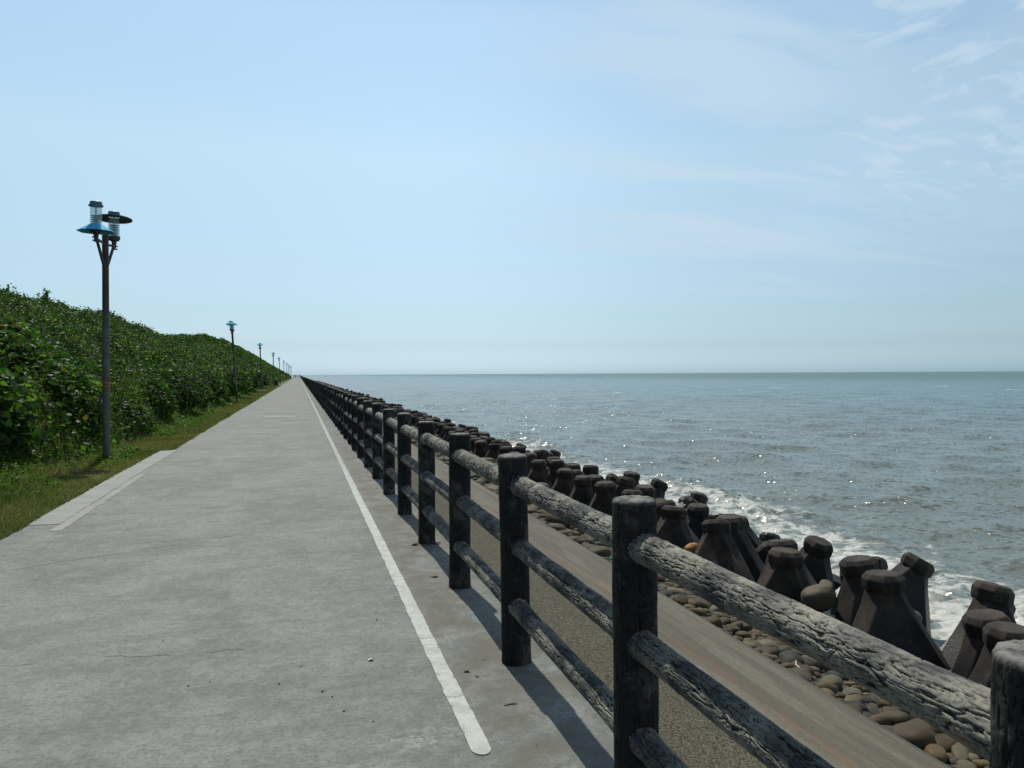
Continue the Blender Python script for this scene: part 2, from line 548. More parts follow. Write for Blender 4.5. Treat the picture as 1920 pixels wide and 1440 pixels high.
# stones
STONES = [("dark grey", (0.032, 0.031, 0.025)), ("olive-brown", (0.058, 0.046, 0.023)), ("tan", (0.100, 0.072, 0.033)), ("brown", (0.058, 0.039, 0.020)),
          ("tan", (0.082, 0.062, 0.031)), ("grey-brown", (0.056, 0.047, 0.031)), ("pale", (0.118, 0.100, 0.063))]
def stone_mat(name, tinted):
    m, n = mat(name)
    O = n.obj()
    if tinted:
        v = n.n('ShaderNodeValToRGB')
        v.color_ramp.interpolation = 'CONSTANT'
        n.put(v.inputs[0], n.attr('tint'))
        el = v.color_ramp.elements
        el[0].position, el[0].color = 0.0, (*STONES[0][1], 1)
        el[1].position, el[1].color = 0.86, (*STONES[-1][1], 1)
        for q in range(1, len(STONES) - 1):
            el.new(q / len(STONES)).color = (*STONES[q][1], 1)
        base = v.outputs[0]
    else:
        base = n.n('ShaderNodeObjectInfo').outputs['Color']
    P = n.pos()
    z = n.xyz(P)[2]
    c = n.mix(n.m('MULTIPLY', n.ss(n.noise(P, 12, 5, 0.65, 0.6), 0.42, 0.7), 0.45), base, (0.075, 0.066, 0.05))
    wet = n.ss(n.m('ADD', z, n.m('MULTIPLY', n.noise(P, 1.5, 2), 0.3)), -2.05, -1.8, 1.0, 0.0)
    c = n.mix(wet, c, (0.035, 0.03, 0.026))
    n.out(n.bsdf(c, n.fmix(wet, 0.62, 0.22), n.bump(n.noise(P, 40, 4, 0.65), 0.006, 0.5), n.fmix(wet, 0.12, 0.5)))
    return m
mStone = stone_mat("beach_stone", False)
mStoneT = stone_mat("beach_stone_mass", True)

mBeach, n = mat("shingle_bed")
P = n.pos()
c = n.mix(n.vor(P, 11.0), (0.085, 0.075, 0.055), (0.02, 0.018, 0.014))
wet = n.ss(n.xyz(P)[2], -2.3, -1.9, 1.0, 0.0)
c = n.mix(wet, c, (0.025, 0.023, 0.02))
n.out(n.bsdf(c, n.fmix(wet, 0.8, 0.35), n.bump(n.m('SUBTRACT', 1.0, n.vor(P, 11.0)), 0.06, 0.9), 0.4))

# armour blocks
mTet, n = mat("weathered_block_concrete")
O = n.obj(); P = n.pos()
z = n.xyz(P)[2]
rr = n.rnd()
c = n.mix(n.ss(n.noise(P, 2.6, 6, 0.65, 0.5), 0.3, 0.7), (0.013, 0.010, 0.008), (0.072, 0.051, 0.033))
c = n.mix(n.m('MULTIPLY', n.ss(n.noise(P, 22, 5, 0.7), 0.45, 0.7), 0.5), c, (0.009, 0.008, 0.007))
c = n.mix(n.m('MULTIPLY', rr, 0.40), c, (0.020, 0.019, 0.018))
wet = n.ss(n.m('ADD', z, n.m('MULTIPLY', n.m('SUBTRACT', n.noise(P, 2.0, 3), 0.5), 0.7)), -2.35, -1.75, 1.0, 0.0)
c = n.mix(n.m('MULTIPLY', wet, 0.75), c, (0.012, 0.011, 0.010))
n.out(n.bsdf(c, n.fmix(wet, 0.82, 0.34), n.bump(n.noise(P, 26, 6, 0.72), 0.012, 0.5), 0.3))

# sea
mSea, n = mat("sea_water")
P = n.pos()
x, y, z = n.xyz(P)
foamcov = n.attr('foam')
warp = n.n('ShaderNodeVectorMath', operation='ADD')
n.put(warp.inputs[0], P)
wn = n.n('ShaderNodeTexNoise'); n.put(wn.inputs['Vector'], P); wn.inputs['Scale'].default_value = 0.9; wn.inputs['Detail'].default_value = 4
wsc = n.n('ShaderNodeVectorMath', operation='SCALE'); n.put(wsc.inputs[0], wn.outputs[1]); wsc.inputs['Scale'].default_value = 1.3
n.put(warp.inputs[1], wsc.outputs[0])
W = warp.outputs[0]
lace = n.m('SUBTRACT', 1.0, n.vor(n.scale(W, (1, 1, 0.2)), 1.5, 'DISTANCE_TO_EDGE'))
lace2 = n.m('SUBTRACT', 1.0, n.vor(n.scale(W, (1, 1, 0.2), (4, 2, 0)), 4.2, 'DISTANCE_TO_EDGE'))
fn = n.noise(n.scale(W, (1, 1, 0.3)), 1.7, 7, 0.68)
fval = n.m('ADD', n.m('MULTIPLY', fn, 0.75), n.m('ADD', n.m('MULTIPLY', lace, 0.17), n.m('MULTIPLY', lace2, 0.16)))
thr = n.m('SUBTRACT', 0.99, n.m('MULTIPLY', foamcov, 0.50))
foam = n.ss(fval, n.m('SUBTRACT', thr, 0.05), n.m('ADD', thr, 0.10))
def slope_noise(sc, k, det):
    t = n.n('ShaderNodeTexNoise'); n.put(t.inputs['Vector'], n.scale(P, (1.0, 1.25, 0.4)))
    t.inputs['Scale'].default_value = sc; t.inputs['Detail'].default_value = det; t.inputs['Roughness'].default_value = 0.62
    v = n.n('ShaderNodeVectorMath', operation='SUBTRACT'); n.put(v.inputs[0], t.outputs[1]); v.inputs[1].default_value = (0.5, 0.5, 0.5)
    v2 = n.n('ShaderNodeVectorMath', operation='MULTIPLY'); n.put(v2.inputs[0], v.outputs[0]); v2.inputs[1].default_value = (k, k, 0.0)
    return v2.outputs[0]
def vadd(a, b):
    v = n.n('ShaderNodeVectorMath', operation='ADD'); n.put(v.inputs[0], a); n.put(v.inputs[1], b); return v.outputs[0]
gust = n.ss(n.noise(n.scale(P, (1, 0.6, 1)), 0.05, 4, 0.6), 0.3, 0.7, 0.75, 1.25)
sl = vadd(slope_noise(1.3, 1.0, 2), slope_noise(4.6, 1.75, 1))
sg = n.n('ShaderNodeVectorMath', operation='SCALE'); n.put(sg.inputs[0], sl); n.put(sg.inputs['Scale'], n.m('MULTIPLY', gust, n.ss(x, 200.0, 650.0, 1.0, 0.25)))
nn_ = n.n('ShaderNodeVectorMath', operation='NORMALIZE')
n.put(nn_.inputs[0], vadd(n.n('ShaderNodeNewGeometry').outputs['Normal'], sg.outputs[0]))
nb = nn_.outputs[0]
silt = n.ss(n.m('ADD', x, n.m('MULTIPLY', n.noise(P, 0.06, 3), 30.0)), 20.0, 130.0)
wc = n.mix(silt, (0.112, 0.131, 0.112), (0.060, 0.124, 0.138))
wc = n.mix(n.m('MULTIPLY', n.ss(n.noise(P, 0.35, 4, 0.6), 0.4, 0.7), 0.35), wc, (0.085, 0.082, 0.06))
water = n.bsdf(wc, n.ss(n.m('ADD', x, n.m('MULTIPLY', gust, 30.0)), 120.0, 600.0, 0.21, 0.50), nb, 0.5, IOR=1.33)
fb = n.bump(n.m('ADD', fn, n.m('MULTIPLY', lace2, 0.5)), 0.15, 0.8)
foamb = n.bsdf((0.49, 0.49, 0.445), 0.75, fb, 0.3)
ms = n.n('ShaderNodeMixShader')
n.put(ms.inputs[0], foam); n.t.links.new(water, ms.inputs[1]); n.t.links.new(foamb, ms.inputs[2])
n.out(ms.outputs[0])

# leaves
def leaf_mat(name, transl=0.42, rough=0.42):
    m, n = mat(name)
    c = n.attr('tint', 'Color')
    base = n.bsdf(c, rough, None, 0.07)
    tr = n.n('ShaderNodeBsdfTranslucent')
    n.put(tr.inputs[0], n.mix(1.0, c, (1.45, 1.75, 0.6), 'MULTIPLY'))
    ms = n.n('ShaderNodeMixShader')
    ms.inputs[0].default_value = transl
    n.t.links.new(base, ms.inputs[1]); n.t.links.new(tr.outputs[0], ms.inputs[2])
    n.out(ms.outputs[0])
    return m
mLeaf = leaf_mat("glossy_leaf")
mGrass = leaf_mat("grass_blade", 0.25, 0.6)

mTwig, n = mat("woody_stem")
n.out(n.bsdf(n.mix(n.noise(n.obj(), 20, 4), (0.05, 0.035, 0.022), (0.12, 0.09, 0.06)), 0.85))

mGround, n = mat("soil_and_turf")
P = n.pos()
x, y, z = n.xyz(P)
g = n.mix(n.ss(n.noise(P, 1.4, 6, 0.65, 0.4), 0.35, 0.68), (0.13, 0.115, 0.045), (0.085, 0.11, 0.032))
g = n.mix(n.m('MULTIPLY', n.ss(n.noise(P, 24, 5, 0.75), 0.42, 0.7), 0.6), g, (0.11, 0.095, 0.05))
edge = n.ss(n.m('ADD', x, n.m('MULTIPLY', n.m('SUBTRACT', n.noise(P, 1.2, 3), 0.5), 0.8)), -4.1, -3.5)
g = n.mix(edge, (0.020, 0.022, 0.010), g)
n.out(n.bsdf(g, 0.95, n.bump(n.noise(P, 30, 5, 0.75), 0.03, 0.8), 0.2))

# metals, glass, cloth
def plain(name, c1, c2, sc=12.0, rough=0.5, metal=0.0, spec=0.5):
    m, n = mat(name)
    O = n.obj()
    t = n.ss(n.noise(O, sc, 5, 0.65), 0.38, 0.66)
    n.out(n.bsdf(n.mix(t, c1, c2), rough, n.bump(n.noise(O, sc * 3, 4), 0.002, 0.4), spec, metal))
    return m
mPole, n = mat("painted_pole_steel")
O = n.obj()
zO = n.xyz(O)[2]
c = n.mix(n.ss(n.noise(O, 7, 5, 0.65), 0.35, 0.65), (0.085, 0.092, 0.078), (0.130, 0.135, 0.115))
upper = n.ss(zO, 2.0, 3.1)
c = n.mix(n.m('MULTIPLY', upper, 0.85), c, (0.048, 0.036, 0.030))
rs = n.ss(n.noise(n.scale(O, (1, 1, 0.35)), 9, 5, 0.7), n.fmix(upper, 0.62, 0.5), n.fmix(upper, 0.70, 0.62))
c = n.mix(n.m('MULTIPLY', rs, 0.8), c, (0.11, 0.05, 0.03))
band = n.ss(n.m('ABSOLUTE', n.m('SUBTRACT', zO, 1.36)), 0.05, 0.2, 1.0, 0.0)
c = n.mix(n.m('MULTIPLY', band, n.ss(n.noise(O, 14, 4), 0.4, 0.6)), c, (0.10, 0.045, 0.025))
n.out(n.bsdf(c, 0.55, n.bump(n.noise(O, 30, 4), 0.002, 0.5), 0.2))
mBlue = plain("faded_blue_enamel", (0.05, 0.34, 0.52), (0.08, 0.42, 0.60), 9, 0.7, 0.0, 0.12)
mDarkBlue = plain("dark_blue_enamel", (0.05, 0.12, 0.17), (0.08, 0.17, 0.22), 9, 0.45)
mGreyShade = plain("dull_grey_shade", (0.035, 0.048, 0.055), (0.055, 0.07, 0.078), 9, 0.55)
mIron = plain("rusty_bracket_iron", (0.045, 0.04, 0.04), (0.085, 0.055, 0.045), 18, 0.65)
mRing = plain("louvre_rings", (0.30, 0.33, 0.33), (0.40, 0.42, 0.42), 12, 0.4)
mTape = plain("orange_tape", (0.30, 0.10, 0.03), (0.22, 0.13, 0.03), 30, 0.6)
mGlass, n = mat("clear_lamp_glass")
tr = n.n('ShaderNodeBsdfTransparent'); tr.inputs[0].default_value = (0.82, 0.90, 0.90, 1)
gl = n.bsdf((0.55, 0.62, 0.62), 0.12, None, 0.5)
ms = n.n('ShaderNodeMixShader'); ms.inputs[0].default_value = 0.30
n.t.links.new(tr.outputs[0], ms.inputs[1]); n.t.links.new(gl, ms.inputs[2])
n.out(ms.outputs[0])
mBin = plain("maroon_bin_paint", (0.045, 0.014, 0.016), (0.07, 0.022, 0.022), 8, 0.6)
mSlab = plain("plinth_concrete", (0.22, 0.22, 0.20), (0.32, 0.32, 0.29), 8, 0.85)
mSkin = plain("skin", (0.38, 0.22, 0.15), (0.42, 0.25, 0.17), 6, 0.55)
mHair = plain("black_hair", (0.012, 0.01, 0.01), (0.02, 0.017, 0.015), 20, 0.5)
mShirtD = plain("dark_cloth", (0.02, 0.022, 0.03), (0.03, 0.03, 0.04), 12, 0.9)
mShirtL = plain("pale_cloth", (0.42, 0.42, 0.40), (0.5, 0.5, 0.48), 12, 0.9)
mJean = plain("navy_cloth", (0.02, 0.026, 0.045), (0.03, 0.036, 0.06), 12, 0.9)
mDry = plain("dry_leaf", (0.14, 0.075, 0.03), (0.20, 0.12, 0.055), 40, 0.8)
mDriftw = plain("driftwood", (0.17, 0.10, 0.06), (0.26, 0.17, 0.11), 20, 0.8)
mNet = plain("green_plastic", (0.01, 0.16, 0.09), (0.02, 0.22, 0.13), 20, 0.5)
mOrange = plain("orange_rock", (0.36, 0.15, 0.04), (0.28, 0.13, 0.05), 8, 0.7)
mWhiteP = plain("white_scrap", (0.55, 0.56, 0.56), (0.65, 0.66, 0.66), 20, 0.6)

# ================================================================== ground, hill
END = 432.0
CY = np.array([-20, 0, 41, 62, 88, 99, 123, 150, 210, 262, 330, 400, 440, 480, 520, 700.])
CH = np.array([4.9, 5.0, 5.15, 5.5, 4.95, 5.5, 6.9, 7.4, 7.4, 6.9, 6.0, 4.6, 3.2, 1.0, -1.5, -3.2])


def toe(Y):
    return -4.25 + 0.65 * sstep(11.5, 16.0, Y)


def hill(X, Y, lumps=True):
    """height of the leaf canopy over the land side"""
    crest = np.interp(Y, CY, CH)
    t = (toe(Y) - X) / (13.0 + toe(Y))
    front = 0.75 * sstep(0.0, 0.10, t)
    body = front + (crest - 0.75) * np.clip(t, 0, 1) ** 0.95
    back = np.clip(t - 1.0, 0, 60)
    h = np.where(t > 1, crest - 0.35 * np.minimum(back, 3) ** 1.3 * 0.6 - 0.02 * back, body)
    h = np.where(t < 0, 0.0, h)
    endf = 1 - sstep(END - 5, 520, Y)
    h = h * np.maximum(endf, 0.0) - 3.4 * sstep(END + 4, 530, Y)
    if lumps:
        on = sstep(0.01, 0.15, t)
        d1, d2, _ = worley(X / 2.0, Y / 2.3, None, 11)
        d3, _, _ = worley(X / 0.62, Y / 0.7, None, 23)
        h = h + on * (0.95 * (0.62 - d1) + 0.20 * (0.6 - d3) + 0.35 * fbm(X / 6, Y / 7, None, 3, 5))
    return h


def grid(xs, ys):
    nx, ny = len(xs), len(ys)
    idx = np.arange(nx * ny).reshape(ny, nx)
    F = np.stack([idx[:-1, :-1], idx[:-1, 1:], idx[1:, 1:], idx[1:, :-1]], -1).reshape(-1, 4)
    X, Y = np.meshgrid(xs, ys)
    return X.ravel(), Y.ravel(), F


xs = np.concatenate([[-400, -200, -100, -60, -40, -28, -22, -19], np.arange(-17.4, -4.6, 0.30), np.arange(-4.6, -2.2, 0.15)])
ys = np.concatenate([np.arange(-12, 60, 0.35), np.arange(60, 160, 1.0), np.arange(160, 700, 4.0)])
X, Y, F = grid(xs, ys)
Zg = hill(X, Y) - 0.42 * sstep(0.0, 0.5, toe(Y) - X)
Zg = Zg - 0.006 + 0.025 * fbm(X * 1.3, Y * 1.3, None, 3, 31) * sstep(2.5, 3.0, -X) - 0.03 * sstep(-2.62, -2.35, X)
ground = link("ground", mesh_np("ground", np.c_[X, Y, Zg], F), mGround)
tag(ground, kind='structure')

# ------------------------------------------------------------------ leaves
def basis(N_):
    up = np.where(np.abs(N_[:, 2:3]) < 0.95, np.array([[0, 0, 1.0]]), np.array([[1.0, 0, 0]]))
    T = np.cross(up, N_); T /= np.linalg.norm(T, axis=1, keepdims=True) + 1e-9
    return T, np.cross(N_, T)


def leaf_arrays(C, N_, size, tint, detail):
    """leaves as folded blades: detail 2 = heart-like outline, 0 = folded diamond"""
    n_ = len(C)
    T, B = basis(N_)
    a = rng.uniform(0, 2 * np.pi, n_)[:, None]
    U = T * np.cos(a) + B * np.sin(a)
    V_ = np.cross(N_, U)
    s_ = size[:, None]
    if detail == 2:
        out = [(0, -0.42, .02), (0.30, -0.52, .06), (0.50, -0.16, .10), (0.34, 0.26, .07), (0, 0.62, -0.06), (-0.34, 0.26, .07), (-0.50, -0.16, .10), (-0.30, -0.52, .06)]
        faces = [(0, 1, 2, 3, 4), (0, 4, 5, 6, 7)]
    else:
        out = [(0, -0.5, 0), (0.40, 0.0, .09), (0, 0.55, -0.03), (-0.40, 0.0, .09)]
        faces = [(0, 1, 2), (0, 2, 3)]
    k = len(out)
    fold = rng.uniform(0.3, 2.0, n_)[:, None]
    P_ = np.stack([C + s_ * (U * o[0] + V_ * o[1] + N_ * o[2] * fold) for o in out], 1).reshape(-1, 3)
    base = (np.arange(n_) * k)[:, None]
    F_ = np.concatenate([base + np.array(f)[None, :] for f in faces])
    return P_, F_, np.repeat(tint, k, axis=0)


def leaf_normals(n_, out_dir, up=0.75, spread=0.75):
    v = rng.normal(size=(n_, 3)) * spread
    v[:, 2] += up
    v += out_dir
    v[:, 2] = np.abs(v[:, 2])
    return v / np.linalg.norm(v, axis=1, keepdims=True)


def leaf_tint(n_, clump, bright=0.15):
    dark = np.array([0.016, 0.036, 0.011]); midg = np.array([0.034, 0.072, 0.018]); lite = np.array([0.085, 0.160, 0.028])
    t = np.clip(rng.normal(0.35, 0.28, n_) + 0.5 * clump, 0, 1)[:, None]
    c_ = dark * (1 - t) + midg * t
    b = (rng.random(n_) < np.clip(bright + 0.25 * clump, 0.02, 0.9))[:, None]
    c_ = np.where(b, midg * 0.4 + lite * rng.uniform(0.4, 1, (n_, 1)), c_)
    br = (rng.random(n_) < 0.025)[:, None]
    c_ = np.where(br, np.array([0.10, 0.075, 0.025]), c_)
    return c_


def slope_leaves(y0, y1, dens, size, x0=-15.8, x1=-3.62, detail=0):
    n_ = int((y1 - y0) * (x1 - x0) * dens)
    X = rng.uniform(x0, x1, n_); Y = rng.uniform(y0, y1, n_)
    e = 0.25
    Hh = hill(X, Y)
    gxx = (hill(X + e, Y) - Hh) / e; gyy = (hill(X, Y + e) - Hh) / e
    nrm = np.c_[-gxx, -gyy, np.ones(n_)]
    nrm /= np.linalg.norm(nrm, axis=1, keepdims=True)
    dep = np.abs(rng.normal(0, 0.16, n_)) - rng.random(n_) ** 6 * 0.28
    C = np.c_[X, Y, Hh] - nrm * dep[:, None]
    keep = (C[:, 2] > 0.03) & (X < toe(Y))
    clump = fbm(X / 0.9, Y / 0.9, None, 3, 77) + 0.5 * fbm(X / 5, Y / 5, None, 2, 91)
    C, nrm, clump = C[keep], nrm[keep], clump[keep]
    n_ = len(C)
    sz = size * rng.uniform(0.6, 1.35, n_) * (1 + 0.35 * clump)
    return leaf_arrays(C, leaf_normals(n_, nrm * 0.6), sz, leaf_tint(n_, clump), detail)


def join_leaves(parts):
    Vs, Fs, Ts, o = [], [], [], 0
    for V_, F_, T_ in parts:
        Vs.append(V_); Fs.append(F_ + o); Ts.append(T_); o += len(V_)
    return np.concatenate(Vs), Fs, np.concatenate(Ts)


V_, F_, T_ = join_leaves([
    slope_leaves(11, 20, 560, 0.100, -9.0, -3.62, 2),
    slope_leaves(12, 32, 560, 0.090, -15.0, -3.62),
    slope_leaves(32, 50, 500, 0.092),
    slope_leaves(50, 78, 280, 0.128),
    slope_leaves(78, 125, 130, 0.185),
    slope_leaves(125, 220, 42, 0.34),
    slope_leaves(220, 480, 15, 0.58)])
def dead_patch(ctr, n_, rad):
    X = rng.normal(ctr[0], rad, n_); Y = rng.normal(ctr[1], rad * 1.3, n_)
    Hh = hill(X, Y)
    c_ = np.array([0.085, 0.062, 0.030]) * rng.uniform(0.5, 1.4, (n_, 1))
    return leaf_arrays(np.c_[X, Y, Hh + rng.normal(0.02, 0.06, n_)], leaf_normals(n_, np.zeros((n_, 3)), 0.6, 0.9), rng.uniform(0.05, 0.1, n_), c_, 0)
V2_, F2_, T2_ = join_leaves([dead_patch(p, 260, 0.35) for p in ((-6.2, 19.0), (-8.0, 24.5), (-5.6, 27.5), (-9.5, 31.0), (-6.8, 36.0), (-11.0, 41.0), (-7.4, 47.0), (-5.6, 15.5))])
F_ = [f for f in F_] + [f + len(V_) for f in F2_]
V_ = np.concatenate([V_, V2_]); T_ = np.concatenate([T_, T2_])
thicket = link("hillside_thicket", mesh_np("hillside_thicket", V_, F_, True, {'tint': T_}), mLeaf)
tag(thicket, "dense green broadleaf thicket covering the whole slope left of the path", "thicket", kind='stuff')

# sprigs poking above the near skyline
def sprig(x, y, h, k, lbl):
    z0 = float(hill(np.array([x]), np.array([y]))[0])
    root = tag(empty("sprig", (x, y, z0 - 0.25)), lbl, "shrub", "leafy sprigs on the skyline of the slope")
    mb = MB()
    C, Nn = [], []
    for q in range(k):
        p = Vector((0, 0, 0)); d = Vector((random.uniform(-.4, .4), random.uniform(-.4, .4), 1)).normalized()
        L = h * random.uniform(0.6, 1.1) + 0.25
        for st_ in range(5):
            p2 = p + d * L / 5
            mb.tube(p, p2, 0.008, 0.006, 6)
            if st_ > 0:
                for _ in range(3):
                    C.append(np.array(p2) + rng.normal(0, 0.07, 3)); Nn.append(rng.normal(0, 0.6, 3) + np.array([0, 0, 0.6]))
            p = p2; d = (d + Vector((random.uniform(-.3, .3), random.uniform(-.3, .3), 0))).normalized()
    mb.build("stem", mTwig, root)
    C = np.array(C); Nn = np.array(Nn); Nn /= np.linalg.norm(Nn, axis=1, keepdims=True)
    A = leaf_arrays(C, Nn, rng.uniform(0.08, 0.13, len(C)), leaf_tint(len(C), np.zeros(len(C)), 0.1), 2)
    link("foliage", mesh_np("foliage", A[0], A[1], True, {'tint': A[2]}), mLeaf, root)
sprig(-13.0, 39.5, 0.75, 4, "tall leafy sprig on the skyline at the left edge of the photo")
sprig(-13.1, 42.2, 0.55, 4, "forked leafy sprig on the skyline, second from the left edge")
sprig(-13.0, 47.3, 0.6, 5, "bushy sprig on the skyline midway to the near lamp post")
sprig(-13.1, 56.0, 0.45, 5, "bushy sprig on the skyline just left of the near lamp post")
sprig(-13.0, 62.5, 0.4, 4, "low sprig on the skyline just right of the near lamp post")

# shrubs in front of the thicket
def shrub(x, y, rx, ry, h, nl, size, lbl, bright=0.15, detail=2):
    root = tag(empty("shrub", (x, y, 0)), lbl, "shrub", "shrubs along the foot of the slope")
    u = rng.uniform(0, 2 * np.pi, nl); v = np.arccos(rng.uniform(-0.25, 1, nl))
    D_ = np.c_[np.sin(v) * np.cos(u), np.sin(v) * np.sin(u), np.cos(v)]
    lump = 1 + 0.22 * fbm(D_[:, 0] * 2.2 + x, D_[:, 1] * 2.2 + y, D_[:, 2] * 2.2, 3, 3)
    rad = lump * (1 - np.abs(rng.normal(0, 0.16, nl)) + rng.random(nl) ** 5 * 0.15)
    C = D_ * rad[:, None] * np.array([rx, ry, h * 0.62]) + np.array([0, 0, h * 0.40])
    k = C[:, 2] > 0.04
    C, D_ = C[k], D_[k]
    cl = fbm((C[:, 0] + x) * 1.6, (C[:, 1] + y) * 1.6, C[:, 2] * 1.6, 3, 9)
    A = leaf_arrays(C, leaf_normals(len(C), D_ * 0.6), size * rng.uniform(0.6, 1.35, len(C)), leaf_tint(len(C), cl, bright), detail)
    link("foliage", mesh_np("foliage", A[0], A[1], True, {'tint': A[2]}), mLeaf, root)
    mb = MB()
    for q in range(7):
        a = random.uniform(0, 6.28); r_ = random.uniform(0.3, 0.75)
        p1 = Vector((rx * r_ * math.cos(a) * .5, ry * r_ * math.sin(a) * .5, h * 0.35)); p2 = Vector((rx * r_ * math.cos(a), ry * r_ * math.sin(a), h * random.uniform(.55, .85)))
        mb.tube((random.uniform(-.1, .1), random.uniform(-.1, .1), -0.05), p1, 0.022, 0.015, 7); mb.tube(p1, p2, 0.015, 0.007, 6)
    mb.build("stem", mTwig, root)
for a in ((-5.2, 13.6, 1.15, 1.5, 2.0, 4200, 0.125, "bright shrub with large heart-shaped leaves at the left edge of the photo", 0.42),
          (-4.73, 17.2, 1.0, 1.6, 1.7, 4200, 0.088, "broadleaf shrub directly behind the near lamp post", 0.2),
          (-4.33, 21.0, 0.85, 1.7, 1.0, 4200, 0.062, "low dark small-leaved shrub just right of the near lamp post foot", 0.05),
          (-4.48, 25.2, 0.95, 1.7, 1.5, 4200, 0.08, "green shrub beyond the low dark one, right of the near lamp", 0.2),
          (-4.33, 29.6, 1.0, 1.6, 1.6, 3600, 0.085, "rounded shrub with a dark hollow base, halfway between the first two lamps", 0.1),
          (-4.38, 34.5, 1.0, 1.8, 1.6, 3200, 0.09, "yellow-green shrub past the halfway point between the first two lamps", 0.3),
          (-4.28, 40.0, 1.0, 2.0, 1.7, 2800, 0.10, "upright shrub a few metres short of the second lamp", 0.2),
          (-4.28, 45.6, 1.1, 1.8, 1.6, 2800, 0.10, "shrub crowding round the foot of the second lamp", 0.15),
          (-3.98, 52.5, 1.15, 1.9, 1.9, 2800, 0.11, "bulging round shrub just right of the second lamp", 0.3),
          (-4.48, 61.0, 1.1, 2.4, 1.7, 2200, 0.13, "dark shrub short of the concrete slab at the third lamp", 0.03),  # fewest bright leaves of the row
          (-4.38, 71.0, 1.1, 2.4, 1.8, 1200, 0.19, "dark shrub right behind the concrete slab", 0.05),
          (-4.18, 88.0, 1.1, 3.0, 1.9, 1100, 0.22, "far green shrub between the third and fourth lamps", 0.2)):
    shrub(*a)

# grass verge: blades and creeping weeds
def blades(n_, y0, y1, hgt, wid, xmin=-4.4, xmax=-2.42):
    X = rng.uniform(xmin, xmax, n_); Y = y0 + (y1 - y0) * rng.random(n_) ** 1.5
    edge = -2.66 + 0.22 * sstep(16.8, 17.4, Y) + 0.06 * fbm(Y * 0.7, Y * 0 + 3, None, 3, 8)
    k = X < edge
    X, Y = X[k], Y[k]; n_ = len(X)
    dry = np.clip(0.5 + 0.9 * fbm(X * 0.9, Y * 0.55, None, 3, 44) + 0.22 * (X + 3.3), 0, 1)
    a = rng.uniform(0, 2 * np.pi, n_)
    hh = hgt * rng.uniform(0.4, 1.4, n_) * (1 + 0.8 * fbm(X * 1.1, Y * 1.1, None, 2, 61))
    lean = rng.normal(0, 0.6, (n_, 2)) * hh[:, None]
    Z0 = hill(X, Y) - 0.01
    dx, dy = np.cos(a) * wid, np.sin(a) * wid
    V_ = np.stack([np.c_[X - dx, Y - dy, Z0], np.c_[X + dx, Y + dy, Z0], np.c_[X + lean[:, 0], Y + lean[:, 1], Z0 + hh]], 1).reshape(-1, 3)
    F_ = np.arange(n_ * 3).reshape(-1, 3)
    g1 = np.array([0.088, 0.120, 0.036]); g2 = np.array([0.185, 0.168, 0.076])
    c_ = g1 * (1 - dry[:, None]) + g2 * dry[:, None]
    c_ = c_ * rng.uniform(0.6, 1.4, (n_, 1))
    return V_, F_, np.repeat(c_, 3, axis=0)
tufts = [blades(9000, 7, 40, 0.16, 0.007, -4.6, -3.3)]
V_, F_, T_ = join_leaves(tufts + [blades(90000, 6.5, 22, 0.05, 0.006), blades(60000, 20, 50, 0.06, 0.012), blades(30000, 48, 120, 0.08, 0.03)])
tag(link("grass_verge", mesh_np("grass_verge", V_, F_, False, {'tint': T_}), mGrass), "short yellowish grass verge between the path and the shrubs", "grass", kind='stuff')

def weeds(n_, y0, y1, x0, x1, sz):
    X = rng.uniform(x0, x1, n_); Y = rng.uniform(y0, y1, n_)
    m_ = 0.55 * fbm(X * 0.9, Y * 0.6, None, 3, 52) + 0.45 * (toe(Y) + 0.75 - X) - 0.18 + 0.16 * np.exp(-((Y - 12.5) / 2.5) ** 2)
    k = m_ > 0.0
    X, Y, m_ = X[k], Y[k], m_[k]; n_ = len(X)
    Z0 = hill(X, Y) + rng.random(n_) * np.clip(m_ * 0.5, 0.02, 0.28)
    c_ = np.array([0.070, 0.128, 0.026]) * rng.uniform(0.45, 1.35, (n_, 1))
    return leaf_arrays(np.c_[X, Y, Z0], leaf_normals(n_, np.zeros((n_, 3)), 0.9, 0.5), sz * rng.uniform(.6, 1.4, n_), c_, 0)
V_, F_, T_ = join_leaves([weeds(52000, 7, 16, -5.0, -2.9, 0.042), weeds(20000, 16, 32, -4.3, -3.05, 0.05), weeds(7000, 32, 70, -4.1, -3.1, 0.09)])
tag(link("creeping_weeds", mesh_np("creeping_weeds", V_, F_, True, {'tint': T_}), mLeaf), "bright green creeping weeds spreading from the shrubs over the verge", "weeds", kind='stuff')

# ================================================================== path
PX1 = 1.29
xs = np.concatenate([[-2.44], np.linspace(-2.3, 1.2, 15), [PX1]])
ys = np.concatenate([np.arange(-10, 40, 0.25), np.arange(40, END + 1, 4.0)])
X, Y, F = grid(xs, ys)
Zp = 0.012 * fbm(X / 2.5, Y / 2.5, None, 2, 3) * sstep(0, 0.3, PX1 - X) + 0.0
Xe = X.copy()
lft = X < -2.4
Xe[lft] -= 0.22 * (1 - sstep(16.9, 17.3, Y[lft]))
Xe[lft] += 0.05 * fbm(Y[lft] * 0.8, Y[lft] * 0, None, 3, 14)
V_ = np.c_[Xe, Y, Zp]
nx = len(xs)
last = np.arange(len(ys)) * nx + nx - 1                     # right-hand slab edge drops to the slope
skirt = np.c_[np.full(len(ys), PX1 + 0.004), ys, np.full(len(ys), -0.10)]
V_ = np.concatenate([V_, skirt])
b = len(xs) * len(ys)
Fs = np.stack([last[:-1], b + np.arange(len(ys) - 1), b + 1 + np.arange(len(ys) - 1), last[1:]], -1)
path = tag(link("path", mesh_np("path", V_, [F, Fs], True), mP), kind='structure')

